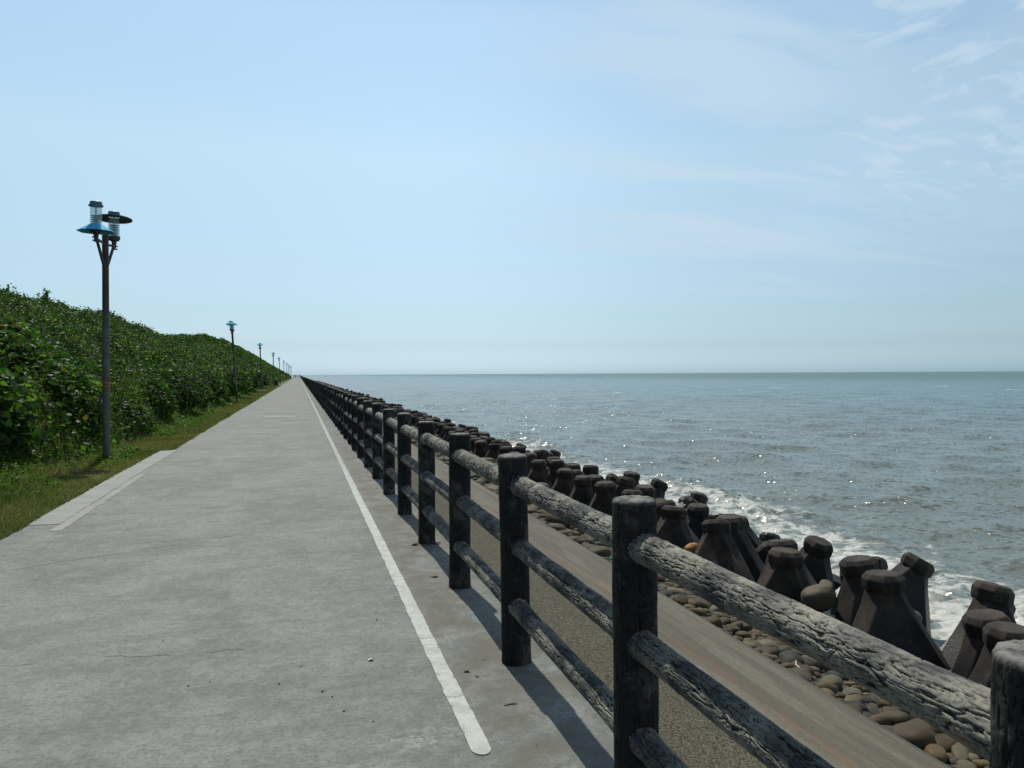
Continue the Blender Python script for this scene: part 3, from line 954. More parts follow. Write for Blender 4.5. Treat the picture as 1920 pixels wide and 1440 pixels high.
def ribbon(name, xa, xb, ys_, z, m, parent, rag=0.0, seed=1, round_end=False):
    """thin flat sheet lying on the path with uneven edges"""
    e1 = rag * fbm(ys_ * 9, ys_ * 0 + seed, None, 4, seed); e2 = rag * fbm(ys_ * 9, ys_ * 0 + seed + 9, None, 4, seed + 5)
    k = 7
    rows = []
    for i_, yv in enumerate(ys_):
        a_, b_ = xa + e1[i_], xb + e2[i_]
        zf = 0.012 * fbm(np.linspace(a_, b_, k) / 2.5, np.full(k, yv) / 2.5, None, 2, 3)
        if round_end and i_ < 10:
            c_ = (a_ + b_) / 2; hw = (b_ - a_) / 2 * math.sqrt(max(0.02, 1 - (1 - i_ / 10) ** 2))
            a_, b_ = c_ - hw, c_ + hw
        rows.append(np.c_[np.linspace(a_, b_, k), np.full(k, yv), zf + z])
    V_ = np.concatenate(rows)
    idx = np.arange(len(ys_) * k).reshape(-1, k)
    F_ = np.stack([idx[:-1, :-1], idx[:-1, 1:], idx[1:, 1:], idx[1:, :-1]], -1).reshape(-1, 4)
    return link(name, mesh_np(name, V_, F_), m, parent)
yl = np.concatenate([np.linspace(3.03, 3.09, 11), np.arange(3.12, 14, 0.03), np.arange(14, 40, 0.25), np.arange(40, END, 4.0)])
ribbon("painted_line", 0.648, 0.730, yl, 0.004, mL, path, 0.0055, 4, True)
ribbon("pale_edging", -2.66, -2.365, np.arange(9.0, 17.1, 0.05), 0.004, mE, path, 0.018, 7)
ribbon("pale_patch", -2.35, -2.245, np.arange(8.6, 13.2, 0.05), 0.004, mE, path, 0.022, 12)
ribbon("white_marking", -1.22, -0.12, np.linspace(29.5, 30.4, 20), 0.006, mL, path, 0.08, 15)

# ================================================================== sea wall slope, beach
root = tag(empty("sea_wall", (PX1, 0, 0)), "sloping concrete sea wall running down from the fence to the cobbles", "sea wall")
def strip(name, x0, z0, x1, z1, m, nxs, amp, seed):
    xs = np.linspace(x0, x1, nxs)
    ys = np.concatenate([np.arange(-8, 30, 0.4), np.arange(30, END + 1, 4.0)])
    X, Y, F = grid(xs, ys)
    t = (X - x0) / (x1 - x0)
    Z = z0 + (z1 - z0) * t + amp * fbm(X * 1.3, Y * 0.7, None, 3, seed) * np.sin(np.pi * np.clip(t, 0, 1))
    b = len(X)
    edge = np.arange(len(ys)) * nxs + nxs - 1
    drop = np.c_[np.full(len(ys), x1 + 0.01), ys, np.full(len(ys), z1 - 0.5)]
    Fs = np.stack([edge[:-1], b + np.arange(len(ys) - 1), b + 1 + np.arange(len(ys) - 1), edge[1:]], -1)
    V_ = np.concatenate([np.c_[X, Y, Z], drop]); V_[:, 0] -= PX1
    return link(name, mesh_np(name, V_, [F, Fs]), m, root)
strip("rough_slope", PX1 - 0.02, -0.035, 2.40, -0.46, mAgg, 8, 0.02, 3)
strip("smooth_slope", 2.395, -0.455, 4.38, -1.265, mSm, 12, 0.03, 6)

BX = np.array([4.1, 4.4, 7.0, 10.0, 13.0, 18.0, 60.0]); BZ = np.array([-1.33, -1.355, -2.0, -2.95, -3.9, -5.2, -9.0])
def beach_z(X, Y):
    return np.interp(X, BX, BZ) + 0.06 * fbm(X * 1.1, Y * 1.1, None, 3, 71) * sstep(4.5, 5.2, X)
X, Y, F = grid(np.concatenate([np.arange(4.1, 12, 0.35), [13, 15, 18, 30, 60]]), np.concatenate([np.arange(-8, 60, 0.4), np.arange(60, 560, 5.0)]))
tag(link("beach", mesh_np("beach", np.c_[X, Y, beach_z(X, Y)], F), mBeach), kind='structure')

# ================================================================== stones
def icosphere(sub):
    bm = bmesh.new()
    bmesh.ops.create_icosphere(bm, subdivisions=sub, radius=1.0)
    V_ = np.array([v.co[:] for v in bm.verts]); F_ = np.array([[v.index for v in f.verts] for f in bm.faces])
    bm.free()
    return V_, F_
def stone_shape(V_, s):
    d = 1 + 0.20 * fbm(V_[:, 0] * 0.9 + s * 7.1, V_[:, 1] * 0.9 + s, V_[:, 2] * 0.9, 2, s) + 0.03 * fbm(V_[:, 0] * 4 + s, V_[:, 1] * 4, V_[:, 2] * 4, 2, s + 3)
    p = V_ * d[:, None]
    f = 0.82 + 0.10 * vnoise(np.array([s * 1.7]), np.array([0.3]))[0]
    p = np.sign(p) * np.abs(p) ** f
    return p * np.array([1.0, 0.74 + 0.12 * math.sin(s * 2.1), 0.56 + 0.10 * math.cos(s * 1.3)])
V3, F3 = icosphere(4); V2, F2 = icosphere(3); V1, F1_ = icosphere(2); V0, F0 = icosphere(1)
stone_me = [mesh_np("stone", stone_shape(V2, s), F2) for s in range(14)]

cand = []                                                       # x, y, radius
yv = 2.6
while yv < 430:
    sp = 0.100 if yv < 9 else 0.118 if yv < 14 else 0.15 if yv < 26 else (0.24 if yv < 70 else 0.5)
    xv = 4.46
    while xv < 7.1:
        r_ = sp * float(np.clip(rng.lognormal(-0.50, 0.42), 0.32, 1.5))
        if random.random() < 0.10:
            r_ *= 1.5
        cand.append((xv + random.uniform(-.4, .4) * sp, yv + random.uniform(-.5, .5) * sp, r_))
        xv += sp * 1.02
    yv += sp * 1.02
cand = np.array(cand)
cd = np.hypot(cand[:, 0], cand[:, 1])
a_ = np.degrees(np.arctan2(cand[:, 0], cand[:, 1]))
rank = cand[:, 2] / cd * ((a_ < 49) & (a_ > 2) & (cand[:, 1] > 3.2) & (cand[:, 0] < 6.6)) * np.where(cand[:, 0] < 5.3, 1.6, 1)
order = np.argsort(-rank)
own = set(order[:285].tolist())
group = "loose stones in the cobble strip"
named = []
for i in own:
    X_, Y_, r_ = cand[i]
    z_ = float(beach_z(np.array([X_]), np.array([Y_]))[0]) + r_ * 0.30
    o = link("stone", stone_me[int(rng.integers(14))], mStone, None, (X_, Y_, z_), (random.gauss(0, .22), random.gauss(0, .22), random.uniform(0, 6.28)))
    o.scale = (r_,) * 3
    cn, cc = STONES[int(rng.integers(len(STONES)))]
    f_ = random.uniform(0.8, 1.2)
    o.color = (cc[0] * f_, cc[1] * f_, cc[2] * f_, 1)
    xi = 560 + NORM * X_ / (X_ * SIN + Y_ * COS)
    bay = ("near bottom right corner" if xi > 1560 else "right of nearest post" if xi > 1220 else
           "left of nearest post" if xi > 1000 else "farther along")
    size = "large" if r_ > 0.15 else ("medium" if r_ > 0.085 else "small")
    wh = "by slope foot" if X_ < 5.3 else "toward blocks"
    named.append((f"{size} {cn} stone", f"{wh}, {bay}", Y_, o))
named.sort(key=lambda q: q[2])
classes = {}
for a_, b_, _, o in named:
    classes.setdefault((a_, b_), []).append(o)
for (a_, b_), os_ in classes.items():
    for q, o in enumerate(os_):
        tag(o, (f"{a_} lying {b_}" if len(os_) == 1 else f"{ORD[q]} {a_} from the near end, {b_}"), "stone", group)

rest = [i for i in range(len(cand)) if i not in own]
Vs, Fs, Ts, o_ = [], [], [], 0
for i in rest:
    X_, Y_, r_ = cand[i]
    lo = Y_ > 25
    Vb, Fb = (V1, F1_) if Y_ < 60 else (V0, F0)
    s = int(rng.integers(14))
    p = stone_shape(Vb, s) * r_
    a = random.uniform(0, 6.28); ca, sa = math.cos(a), math.sin(a)
    p = np.c_[p[:, 0] * ca - p[:, 1] * sa, p[:, 0] * sa + p[:, 1] * ca, p[:, 2]]
    z_ = float(np.interp(X_, BX, BZ)) + r_ * 0.25
    Vs.append(p + np.array([X_, Y_, z_])); Fs.append(Fb + o_); Ts.append(np.full(len(p), random.random())); o_ += len(p)
tag(link("cobble_bed", mesh_np("cobble_bed", np.concatenate(Vs), np.concatenate(Fs), True, {'tint': np.concatenate(Ts)}), mStoneT),
    "bed of small brown cobbles stretching away between slope and armour blocks", "cobbles", kind='stuff')

def boulder(px, py, D, r_, lbl, s, m=mStone, sc=(1, 1, 1), rz=0.0, cat="boulder", name="boulder", grp=None, bc=(0.105, 0.088, 0.055)):
    X_, Y_ = at(px, py, D)
    o = link(name, mesh_np(name, stone_shape(V3, s), F3), m, None, (X_, Y_, EYE - D), (0.1, -0.12, rz))
    o.scale = (r_ * sc[0], r_ * sc[1], r_ * sc[2])
    o.color = (*bc, 1)
    return tag(o, lbl, cat, grp)
boulder(1532, 1125, 3.35, 0.24, "round brown boulder beside the second nearest front-row armour block", 3, sc=(1, 1, 1.7))
boulder(1697, 1160, 3.7, 0.24, "largest of the wet black boulders between the two nearest block rows", 21, sc=(1, 1, 1.1))
boulder(1715, 1190, 3.62, 0.17, "middle one of the wet black boulders between the two nearest block rows", 22, rz=0.6)
boulder(1710, 1205, 3.5, 0.14, "grey wet boulder closest to the rail between the two nearest block rows", 23)
boulder(1450, 1095, 3.35, 0.2, "brown boulder at the foot of the third nearest front-row armour block", 9, rz=1.0)
boulder(1548, 1102, 3.5, 0.19, "wet shining boulder with a bright glint behind the round brown boulder", 25, sc=(1.2, .7, .6), rz=0.9)
boulder(1297, 1030, 3.3, 0.15, "orange rock lying behind the nearest complete fence post's rail", 5, mOrange, cat="rock", name="orange_rock")
boulder(1742, 1378, 2.86, 0.120, "big pale flat-topped stone at the bottom right by the smooth slope", 31, sc=(1.25, .95, .8), rz=0.9, name="large_stone", cat="stone")
boulder(1800, 1415, 2.87, 0.10, "pale oblong stone nearest the bottom right corner post", 32, sc=(1.4, .9, .7), rz=0.9, name="large_stone", cat="stone")
boulder(1600, 1318, 2.85, 0.09, "tan lumpy stone under the middle of the nearest top rail", 33, sc=(1.2, 1, .8), rz=0.4, name="large_stone", cat="stone")
boulder(1558, 1283, 2.84, 0.095, "rounded grey-tan stone with a smaller one leaning on it under the nearest rail", 34, sc=(1.1, 1, .8), rz=0.2, name="large_stone", cat="stone")
boulder(1098, 1018, 2.84, 0.12, "large tan stone seen just left of the nearest complete post", 35, sc=(1.1, .9, .85), rz=0.2, name="large_stone", cat="stone")

# ================================================================== armour blocks
def block_mesh(seed, simple=False):
    rg = random.Random(seed)
    mb = MB()
    cap = [(0.205, 0.99), (0.262, 1.065), (0.268, 1.20), (0.208, 1.275)]
    mb.lathe(cap, 8, (0, 0, 0), None, math.pi / 8)
    b = len(mb.v)
    # three-legged body: corners of the triangle cut off, so each edge is a narrow sloping face
    def ring(z, R_, cut):
        pts = []
        for q in range(3):
            a = math.pi / 2 + q * 2 * math.pi / 3
            for sgn in (-1, 1):
                p = Vector((math.cos(a), math.sin(a), 0)) * R_ + Vector((-math.sin(a), math.cos(a), 0)) * cut * sgn
                pts.append((p.x, p.y, z))
        return pts
    for z, R_, cut in ((1.06, 0.205, 0.12), (0.88, 0.29, 0.12), (-0.20, 0.92, 0.14)):
        mb.v += ring(z, R_, cut)
    for i in range(2):
        for k in range(6):
            k2 = (k + 1) % 6
            mb.f.append((b + i * 6 + k, b + i * 6 + k2, b + (i + 1) * 6 + k2, b + (i + 1) * 6 + k))
    mb.f.append(tuple(b + k for k in reversed(range(6)))); mb.f.append(tuple(b + 12 + k for k in range(6)))
    me = bpy.data.meshes.new("armour_block")
    me.from_pydata(mb.v, [], mb.f)
    bm = bmesh.new(); bm.from_mesh(me)
    bmesh.ops.recalc_face_normals(bm, faces=bm.faces)
    if not simple:
        es = [e for e in bm.edges if e.calc_face_angle(0) > 0.3]
        bmesh.ops.bevel(bm, geom=es, offset=0.011, segments=1, affect='EDGES', profile=0.6)
        bmesh.ops.subdivide_edges(bm, edges=[e for e in bm.edges if e.calc_length() > 0.14], cuts=2, use_grid_fill=True)
        co = np.array([v.co[:] for v in bm.verts])
        d = 0.009 * fbm(co[:, 0] * 4 + seed, co[:, 1] * 4, co[:, 2] * 4, 3, seed) + 0.004 * vnoise(co[:, 0] * 13, co[:, 1] * 13 + seed, co[:, 2] * 13, seed)
        bm.normal_update()
        for v, q in zip(bm.verts, d):
            v.co += v.normal * float(q)
    bm.to_mesh(me); bm.free()
    for p in me.polygons:
        p.use_smooth = not simple
    if not simple:
        me.set_sharp_from_angle(angle=R(17))
    me.materials.append(mTet)
    return me
bm_full = [block_mesh(s) for s in range(5)]
simp = block_mesh(99, True)
sv = np.array([v.co[:] for v in simp.vertices]); sf = [tuple(p.vertices) for p in simp.polygons]
COLS = [(7.40, 0.0, -1.22, 8), (8.18, 1.0, -1.34, 12), (8.92, 1.85, -1.48, 18), (9.70, 2.75, -1.70, 28), (10.5, 3.5, -2.12, 42), (11.3, 4.4, -2.55, 55)]
LINE = ["line nearest the cobbles", "second line from the cobbles", "third line from the cobbles", "fourth line from the cobbles", "tumbled line in the surf", "sunken line in the foam"]
allb = []
for k in range(-1, 256):
    for c_, (bx, dy, top, tilt) in enumerate(COLS):
        if (k < 4 and c_ == 5) or (k < 1 and c_ == 4):
            continue
        if c_ == 5 and random.random() < 0.45:
            continue
        if c_ == 4 and random.random() < 0.12:
            continue
        yv = 6.95 + (2.03 * k if k < 5 else 10.15 + 1.64 * (k - 5)) + dy + random.gauss(0, 0.10)
        if yv > 425:
            continue
        allb.append((yv, k, c_, bx + random.gauss(0, 0.07), top + random.gauss(0, 0.05 + 0.03 * c_), tilt))
allb.sort()
Vs, Fs, o_ = [], [], 0
for i, (yv, k, c_, bx, top, tilt) in enumerate(allb):
    e = Euler((R(random.gauss(0, tilt * .6)), R(random.gauss(0, tilt * .6)), R(-33) + random.gauss(0, 0.13) + (random.choice((0, 1.0)) if c_ > 3 else 0)))
    if i < 296:
        o = link("armour_block", bm_full[random.randrange(5)], None, None, (bx, yv, top - 1.30), e)
        s_ = random.uniform(0.95, 1.06)
        o.scale = (s_, s_, 1.0)
        if 0 <= k < 66:
            lbl = f"dark armour block, {ORD[k]} from the near end in the {LINE[c_]}"
        elif k < 0:
            lbl = f"dark armour block cut by the right edge of the photo, {LINE[c_]}" if k == -1 else f"dark armour block just beyond the right edge of the photo, {LINE[c_]}"
        else:
            lbl = "small dark armour block in the far crowded part of the breakwater"
        tag(o, lbl, "armour block", "concrete armour blocks of the breakwater")
    else:
        M = e.to_matrix()
        p = sv @ np.array(M).T + np.array([bx, yv, top - 1.30])
        Vs.append(p); Fs += [tuple(j + o_ for j in f) for f in sf]; o_ += len(p)
me = bpy.data.meshes.new("distant_armour_blocks")
me.from_pydata(np.concatenate(Vs).tolist(), [], Fs)
tag(link("distant_armour_blocks", me, mTet), "far end of the breakwater where the dark blocks merge into a band", "armour blocks", kind='stuff')

# ================================================================== fence
def tube_mesh(name, prof, nr, length_axis, bark_kind, seed, depth):
    """prof: list of (radius, along); rows x around, with carved bark; attribute bark 0 crack .. 1 ridge, top"""
    prof = np.array(prof)
    nl = len(prof)
    ang = np.linspace(0, 2 * np.pi, nr, endpoint=False)
    A, I = np.meshgrid(ang, np.arange(nl))
    rad = prof[I, 0]; al = prof[I, 1]
    r0 = prof[:, 0].max()
    cx, cy = np.cos(A) * r0, np.sin(A) * r0
    if bark_kind == 'rail':
        sx, sy = 0.075, 0.0078
    else:
        sx, sy = 0.055, 0.0052
    w1 = fbm(cx * 30 + seed, cy * 30, al * 16, 3, seed); w2 = fbm(cx * 30 + 5, cy * 30 + seed, al * 16, 3, seed + 4)
    u = al / sx + 0.9 * w1; v1 = cx / sy + 1.15 * w2; v2 = cy / sy + 1.15 * w1
    big = np.abs(vnoise(v1 * 0.62, v2 * 0.62, u * 0.75 + seed, seed))
    med = np.abs(vnoise(v1 * 1.35 + 9, v2 * 1.35, u * 1.5 + seed, seed + 11))
    sml = fbm(v1 * 2.6, v2 * 2.6, u * 3.2, 3, seed + 21)
    h = 0.34 * sstep(0.0, 0.24, big) + 0.36 * sstep(0.0, 0.20, med) + 0.22 * (sml + 0.5) + 0.10 * vnoise(v1 * 0.4, v2 * 0.4, u * 0.4, seed + 2)
    h = h * (0.55 + 0.45 * sstep(0.0, 0.12, med)) * (0.6 + 0.4 * sstep(0.0, 0.10, big))
    h = np.clip(h * 1.12, 0, 1)
    low = 0.0045 * fbm(cx * 14, cy * 14, al * 3.5, 3, seed + 50)
    ds = depth * (h - 0.6) + low
    rr = rad + ds * np.clip(rad / r0, 0, 1)
    top = np.zeros_like(rr)
    if bark_kind == 'post':
        top = sstep(0.0, 0.02, (al - (prof[:, 1].max() - 0.022)))
        al = al + np.where(rad < r0 * 0.93, 0.004 * fbm(np.cos(A) * rad * 60, np.sin(A) * rad * 60, None, 3, seed), 0)
        h = np.where(rad < r0 * 0.9, 0.55 + 0.4 * fbm(np.cos(A) * rad * 70, np.sin(A) * rad * 70, None, 3, seed + 8), h)
    x_, y_ = np.cos(A) * rr, np.sin(A) * rr
    if length_axis == 'Z':
        V_ = np.stack([x_, y_, al], -1).reshape(-1, 3)
    else:
        V_ = np.stack([y_, al, x_], -1).reshape(-1, 3)
    idx = np.arange(nl * nr).reshape(nl, nr)
    nxt = np.roll(idx, -1, axis=1)
    F_ = np.stack([idx[:-1], nxt[:-1], nxt[1:], idx[1:]], -1).reshape(-1, 4)
    capf = [tuple(idx[0][::-1]), tuple(idx[-1])]
    me = mesh_np(name, V_, [F_] + [np.array([c]) for c in capf], True, {'bark': h.ravel(), 'top': top.ravel()})
    me.materials.append(mPost if bark_kind == 'post' else mRail)
    return me
S, FX, FH = 1.52, 1.086, 1.085
RAILZ = (0.925, 0.605, 0.285)
def rail_prof(nl):
    t = np.linspace(0.0, S, nl)
    r_ = 0.0455 + 0.006 * np.exp(-(t / 0.11) ** 2) + 0.006 * np.exp(-((S - t) / 0.11) ** 2)
    return list(zip(r_, t))
def post_prof(nl, nt):
    z_ = np.linspace(-0.12, FH - 0.022, nl)
    p = [(0.0735 + 0.004 * math.exp(-max(0, zz_) / 0.05), zz_) for zz_ in z_]
    for q in range(1, 5):
        a = q / 4 * math.pi / 2
        p.append((0.0735 - 0.016 * (1 - math.cos(a)), FH - 0.022 + 0.016 * math.sin(a)))
    for q in range(1, nt):
        p.append((0.0555 * (1 - q / nt) + 0.0005, FH - 0.005))
    return p
rail_near = [tube_mesh("rail", rail_prof(520), 180, 'Y', 'rail', s, 0.0085) for s in range(6)]
rail_far = [tube_mesh("rail", rail_prof(150), 44, 'Y', 'rail', s + 20, 0.0085) for s in range(5)]
post_near = [tube_mesh("post", post_prof(300, 14), 150, 'Z', 'post', s + 3, 0.0042) for s in range(4)]
post_far = [tube_mesh("post", post_prof(60, 4), 28, 'Z', 'post', s + 40, 0.005) for s in range(4)]
fence = tag(empty("fence", (FX, 0, 0)), "long dark log-look concrete fence with three rails between path and sea", "fence")
Y0 = 0.95
NP = int((END - Y0) / S)
far_posts, far_rails = [], []
zrot = random.Random(5)
for i in range(-1, NP):
    yv = Y0 + S * i
    if i < 99:
        me = post_near[i % 4] if i < 5 else post_far[i % 4]
        o = link("post", me, None, fence, (zrot.gauss(0, .004), yv, 0), (zrot.gauss(0, .006), zrot.gauss(0, .006), zrot.uniform(0, 6.28)))
        o.scale = (1, 1, 1 + zrot.gauss(0, 0.006))
    else:
        far_posts.append(yv)
    for j, rz in enumerate(RAILZ):
        if i < 32:
            me = rail_near[(i * 3 + j) % 6] if i < 4 else rail_far[(i * 2 + j) % 5]
            o = link("rail", me, None, fence, (zrot.gauss(0, .004), yv, rz + zrot.gauss(0, .006)), (zrot.gauss(0, .004), zrot.uniform(0, 6.28), zrot.gauss(0, .003)))
            s_ = (1.04, 0.98, 0.96)[j]
            o.scale = (s_, 1, s_)
        else:
            far_rails.append((yv, rz))
def far_mass(name, items, m, n_, prof, along):
    Vs, Fs, o_ = [], [], 0
    a = np.linspace(0, 2 * np.pi, n_, endpoint=False)
    for it in items:
        rows = []
        for r_, t in prof:
            if along == 'Z':
                rows.append(np.c_[np.cos(a) * r_, np.sin(a) * r_ + it, np.full(n_, t)])
            else:
                rows.append(np.c_[np.cos(a) * r_, np.full(n_, t + it[0]), np.sin(a) * r_ + it[1]])
        Vs.append(np.concatenate(rows))
        for q in range(len(prof) - 1):
            for k in range(n_):
                k2 = (k + 1) % n_
                Fs.append((o_ + q * n_ + k, o_ + q * n_ + k2, o_ + (q + 1) * n_ + k2, o_ + (q + 1) * n_ + k))
        Fs.append(tuple(o_ + (len(prof) - 1) * n_ + k for k in range(n_)))
        o_ += len(prof) * n_
    me = bpy.data.meshes.new(name)
    V_ = np.concatenate(Vs)
    me.from_pydata(V_.tolist(), [], Fs)
    at_ = me.attributes.new('bark', 'FLOAT', 'POINT')
    at_.data.foreach_set('value', np.full(len(V_), 0.55, dtype=np.float32))
    for p in me.polygons:
        p.use_smooth = True
    return tag(link(name, me, m, fence), kind='stuff')
far_mass("post", far_posts, mPost, 12, [(0.072, -0.1), (0.072, FH - 0.01), (0.06, FH)], 'Z')
far_mass("rail", far_rails, mRail, 8, [(0.044, 0.0), (0.044, S)], 'Y')

# ================================================================== lamps
def lantern(parent, y, shade_low, tilt=0.0, shade_mat=mBlue):
    mb = MB()                                                    # socket below the glass
    mb.lathe([(0.030, -0.20), (0.038, -0.12), (0.045, -0.05), (0.085, -0.035), (0.105, 0.0), (0.105, 0.045)], 24)
    q = 1 if y > 0 else -1
    mb.tube((0.0, 0.03 * q, -0.13), (0.03 * q, 0.085 * q, -0.13), 0.013, None, 8)
    mb.tube((0.0, 0.03 * q, -0.185), (0.03 * q, 0.075 * q, -0.185), 0.013, None, 8)
    L = mb.build("lantern", mIron, parent, loc=(0, y, 4.04))
    g = MB(); g.lathe([(0.095, 0.045), (0.095, 0.42)], 28, caps=False); g.build("glass", mGlass, L)
    c_ = MB(); c_.lathe([(0.118, 0.415), (0.118, 0.44), (0.10, 0.445), (0.10, 0.49), (0.085, 0.50)], 28)
    c_.build("cap", mDarkBlue, L)
    lv = MB()
    for q in range(6):
        z_ = 0.07 + q * 0.034
        lv.lathe([(0.045, z_), (0.078, z_ + 0.006), (0.078, z_ + 0.012), (0.045, z_ + 0.016)], 20)
    lv.tube((0, 0, 0.04), (0, 0, 0.42), 0.012, None, 8)
    lv.build("louvre", mRing, L)
    s_ = MB()
    if shade_mat is mGreyShade:
        s_.lathe([(0.100, 0.030), (0.315, -0.004), (0.315, -0.014), (0.30, -0.012), (0.100, 0.015)], 24, caps=False)
    else:
        s_.lathe([(0.100, 0.075), (0.305, -0.050), (0.305, -0.058), (0.29, -0.055), (0.100, 0.06)], 8, caps=False, rot=math.pi / 8)
    s_.build("shade", shade_mat, L, smooth=False, loc=(0, 0, 0.03 if shade_low else 0.375), rot=(tilt, 0, 0))

def lamp(x, y, lean_x, lean_y, lbl, first=False):
    root = tag(empty("street_lamp", (x, y, 0), (R(lean_y), R(lean_x), R(-7) if first else 0)), lbl, "street lamp", "street lamps along the path")
    p = MB()
    p.lathe([(0.064, -0.1), (0.064, 0.02), (0.060, 1.5), (0.056, 3.2), (0.055, 4.06), (0.045, 4.09)], 24)
    pole = p.build("pole", mPole, root)
    t = MB()
    t.lathe([(0.0625, 1.30), (0.066, 1.305), (0.066, 1.325), (0.0625, 1.33)], 24); t.lathe([(0.0625, 1.36), (0.066, 1.365), (0.066, 1.385), (0.0625, 1.39)], 24)
    t.build("tape_band", mTape, pole)
    f = MB()
    f.box((0, 0, 0.012), (0.24, 0.24, 0.024))
    for sx in (-1, 1):
        for sy in (-1, 1):
            f.lathe([(0.016, 0.02), (0.016, 0.055), (0.008, 0.06)], 8, (0.09 * sx, 0.09 * sy, 0))
    f.build("base_plate", mIron, root)
    for s_ in (-1, 1):
        b_ = MB()
        b_.tube((0, 0.04 * s_, 3.42), (0, 0.42 * s_, 3.90), 0.026, None, 10)
        b_.tube((0, 0.05 * s_, 3.87), (0, 0.45 * s_, 3.90), 0.022, None, 10)
        b_.lathe([(0.034, 3.84), (0.034, 3.92)], 12, (0, 0.44 * s_, 0))
        b_.build("bracket", mIron, root)
    if first:
        lantern(root, -0.44, True, 0.0)
        lantern(root, 0.44, False, R(-5), mGreyShade)
    else:
        lantern(root, -0.44, False, 0.0)
        lantern(root, 0.44, False, 0.0)
    return root
lamp(-3.36, 15.75, 0.35, 0.0, "nearest street lamp, two lanterns, one with its blue shade slipped down", True)
l2 = lamp(-3.36, 47.4, -3.4, 0.0, "second street lamp, leaning left out of the shrubs")
LX = [(-3.40, 79.2, -1.6, "third street lamp, standing behind the low concrete slab"),
      (-3.25, 111.5, -0.3, "fourth street lamp, upright, just short of the maroon bin"),
      (-3.05, 142.0, -2.2, "fifth street lamp, leaning left above the maroon bin"),
      (-3.0, 174.0, 0.2, "sixth street lamp along the path, a thin far post"),
      (-2.85, 206.0, 0.6, "seventh street lamp along the path, a thin far post"),
      (-2.80, 238.0, 0.5, "eighth street lamp along the path, a thin far post"),
      (-2.70, 270.0, 0.0, "ninth street lamp along the path, a thin far post"),
      (-2.60, 302.0, 0.0, "tenth and farthest street lamp, just left of the walkers")]
for x_, y_, ln, lb in LX:
    c_ = copy_tree(l2)
    c_.location = (x_, y_, 0); c_.rotation_euler = (0, R(ln), random.uniform(-.1, .1)); c_['label'] = lb

# slab, bin
mb = MB(); mb.box((0, 0, 0.05), (0.95, 1.3, 0.14)); mb.box((0, 0, 0.13), (0.62, 0.9, 0.03))
tag(mb.build("concrete_slab", mSlab, None, bevel=0.012, loc=(-3.35, 76.2, 0.0), rot=(0, 0, 0.08)), "low pale concrete slab in the grass in front of the third lamp", "slab")
bn = tag(empty("litter_bin", (-3.02, 116.0, 0)), "dark maroon litter bin on the verge by the far street lamps", "litter bin")
mb = MB(); mb.lathe([(0.24, 0.0), (0.26, 0.03), (0.28, 0.74), (0.27, 0.76)], 20); mb.build("body", mBin, bn)
mb = MB(); mb.lathe([(0.285, 0.76), (0.29, 0.80), (0.20, 0.90), (0.05, 0.93)], 20); mb.build("lid", mShirtD, bn)

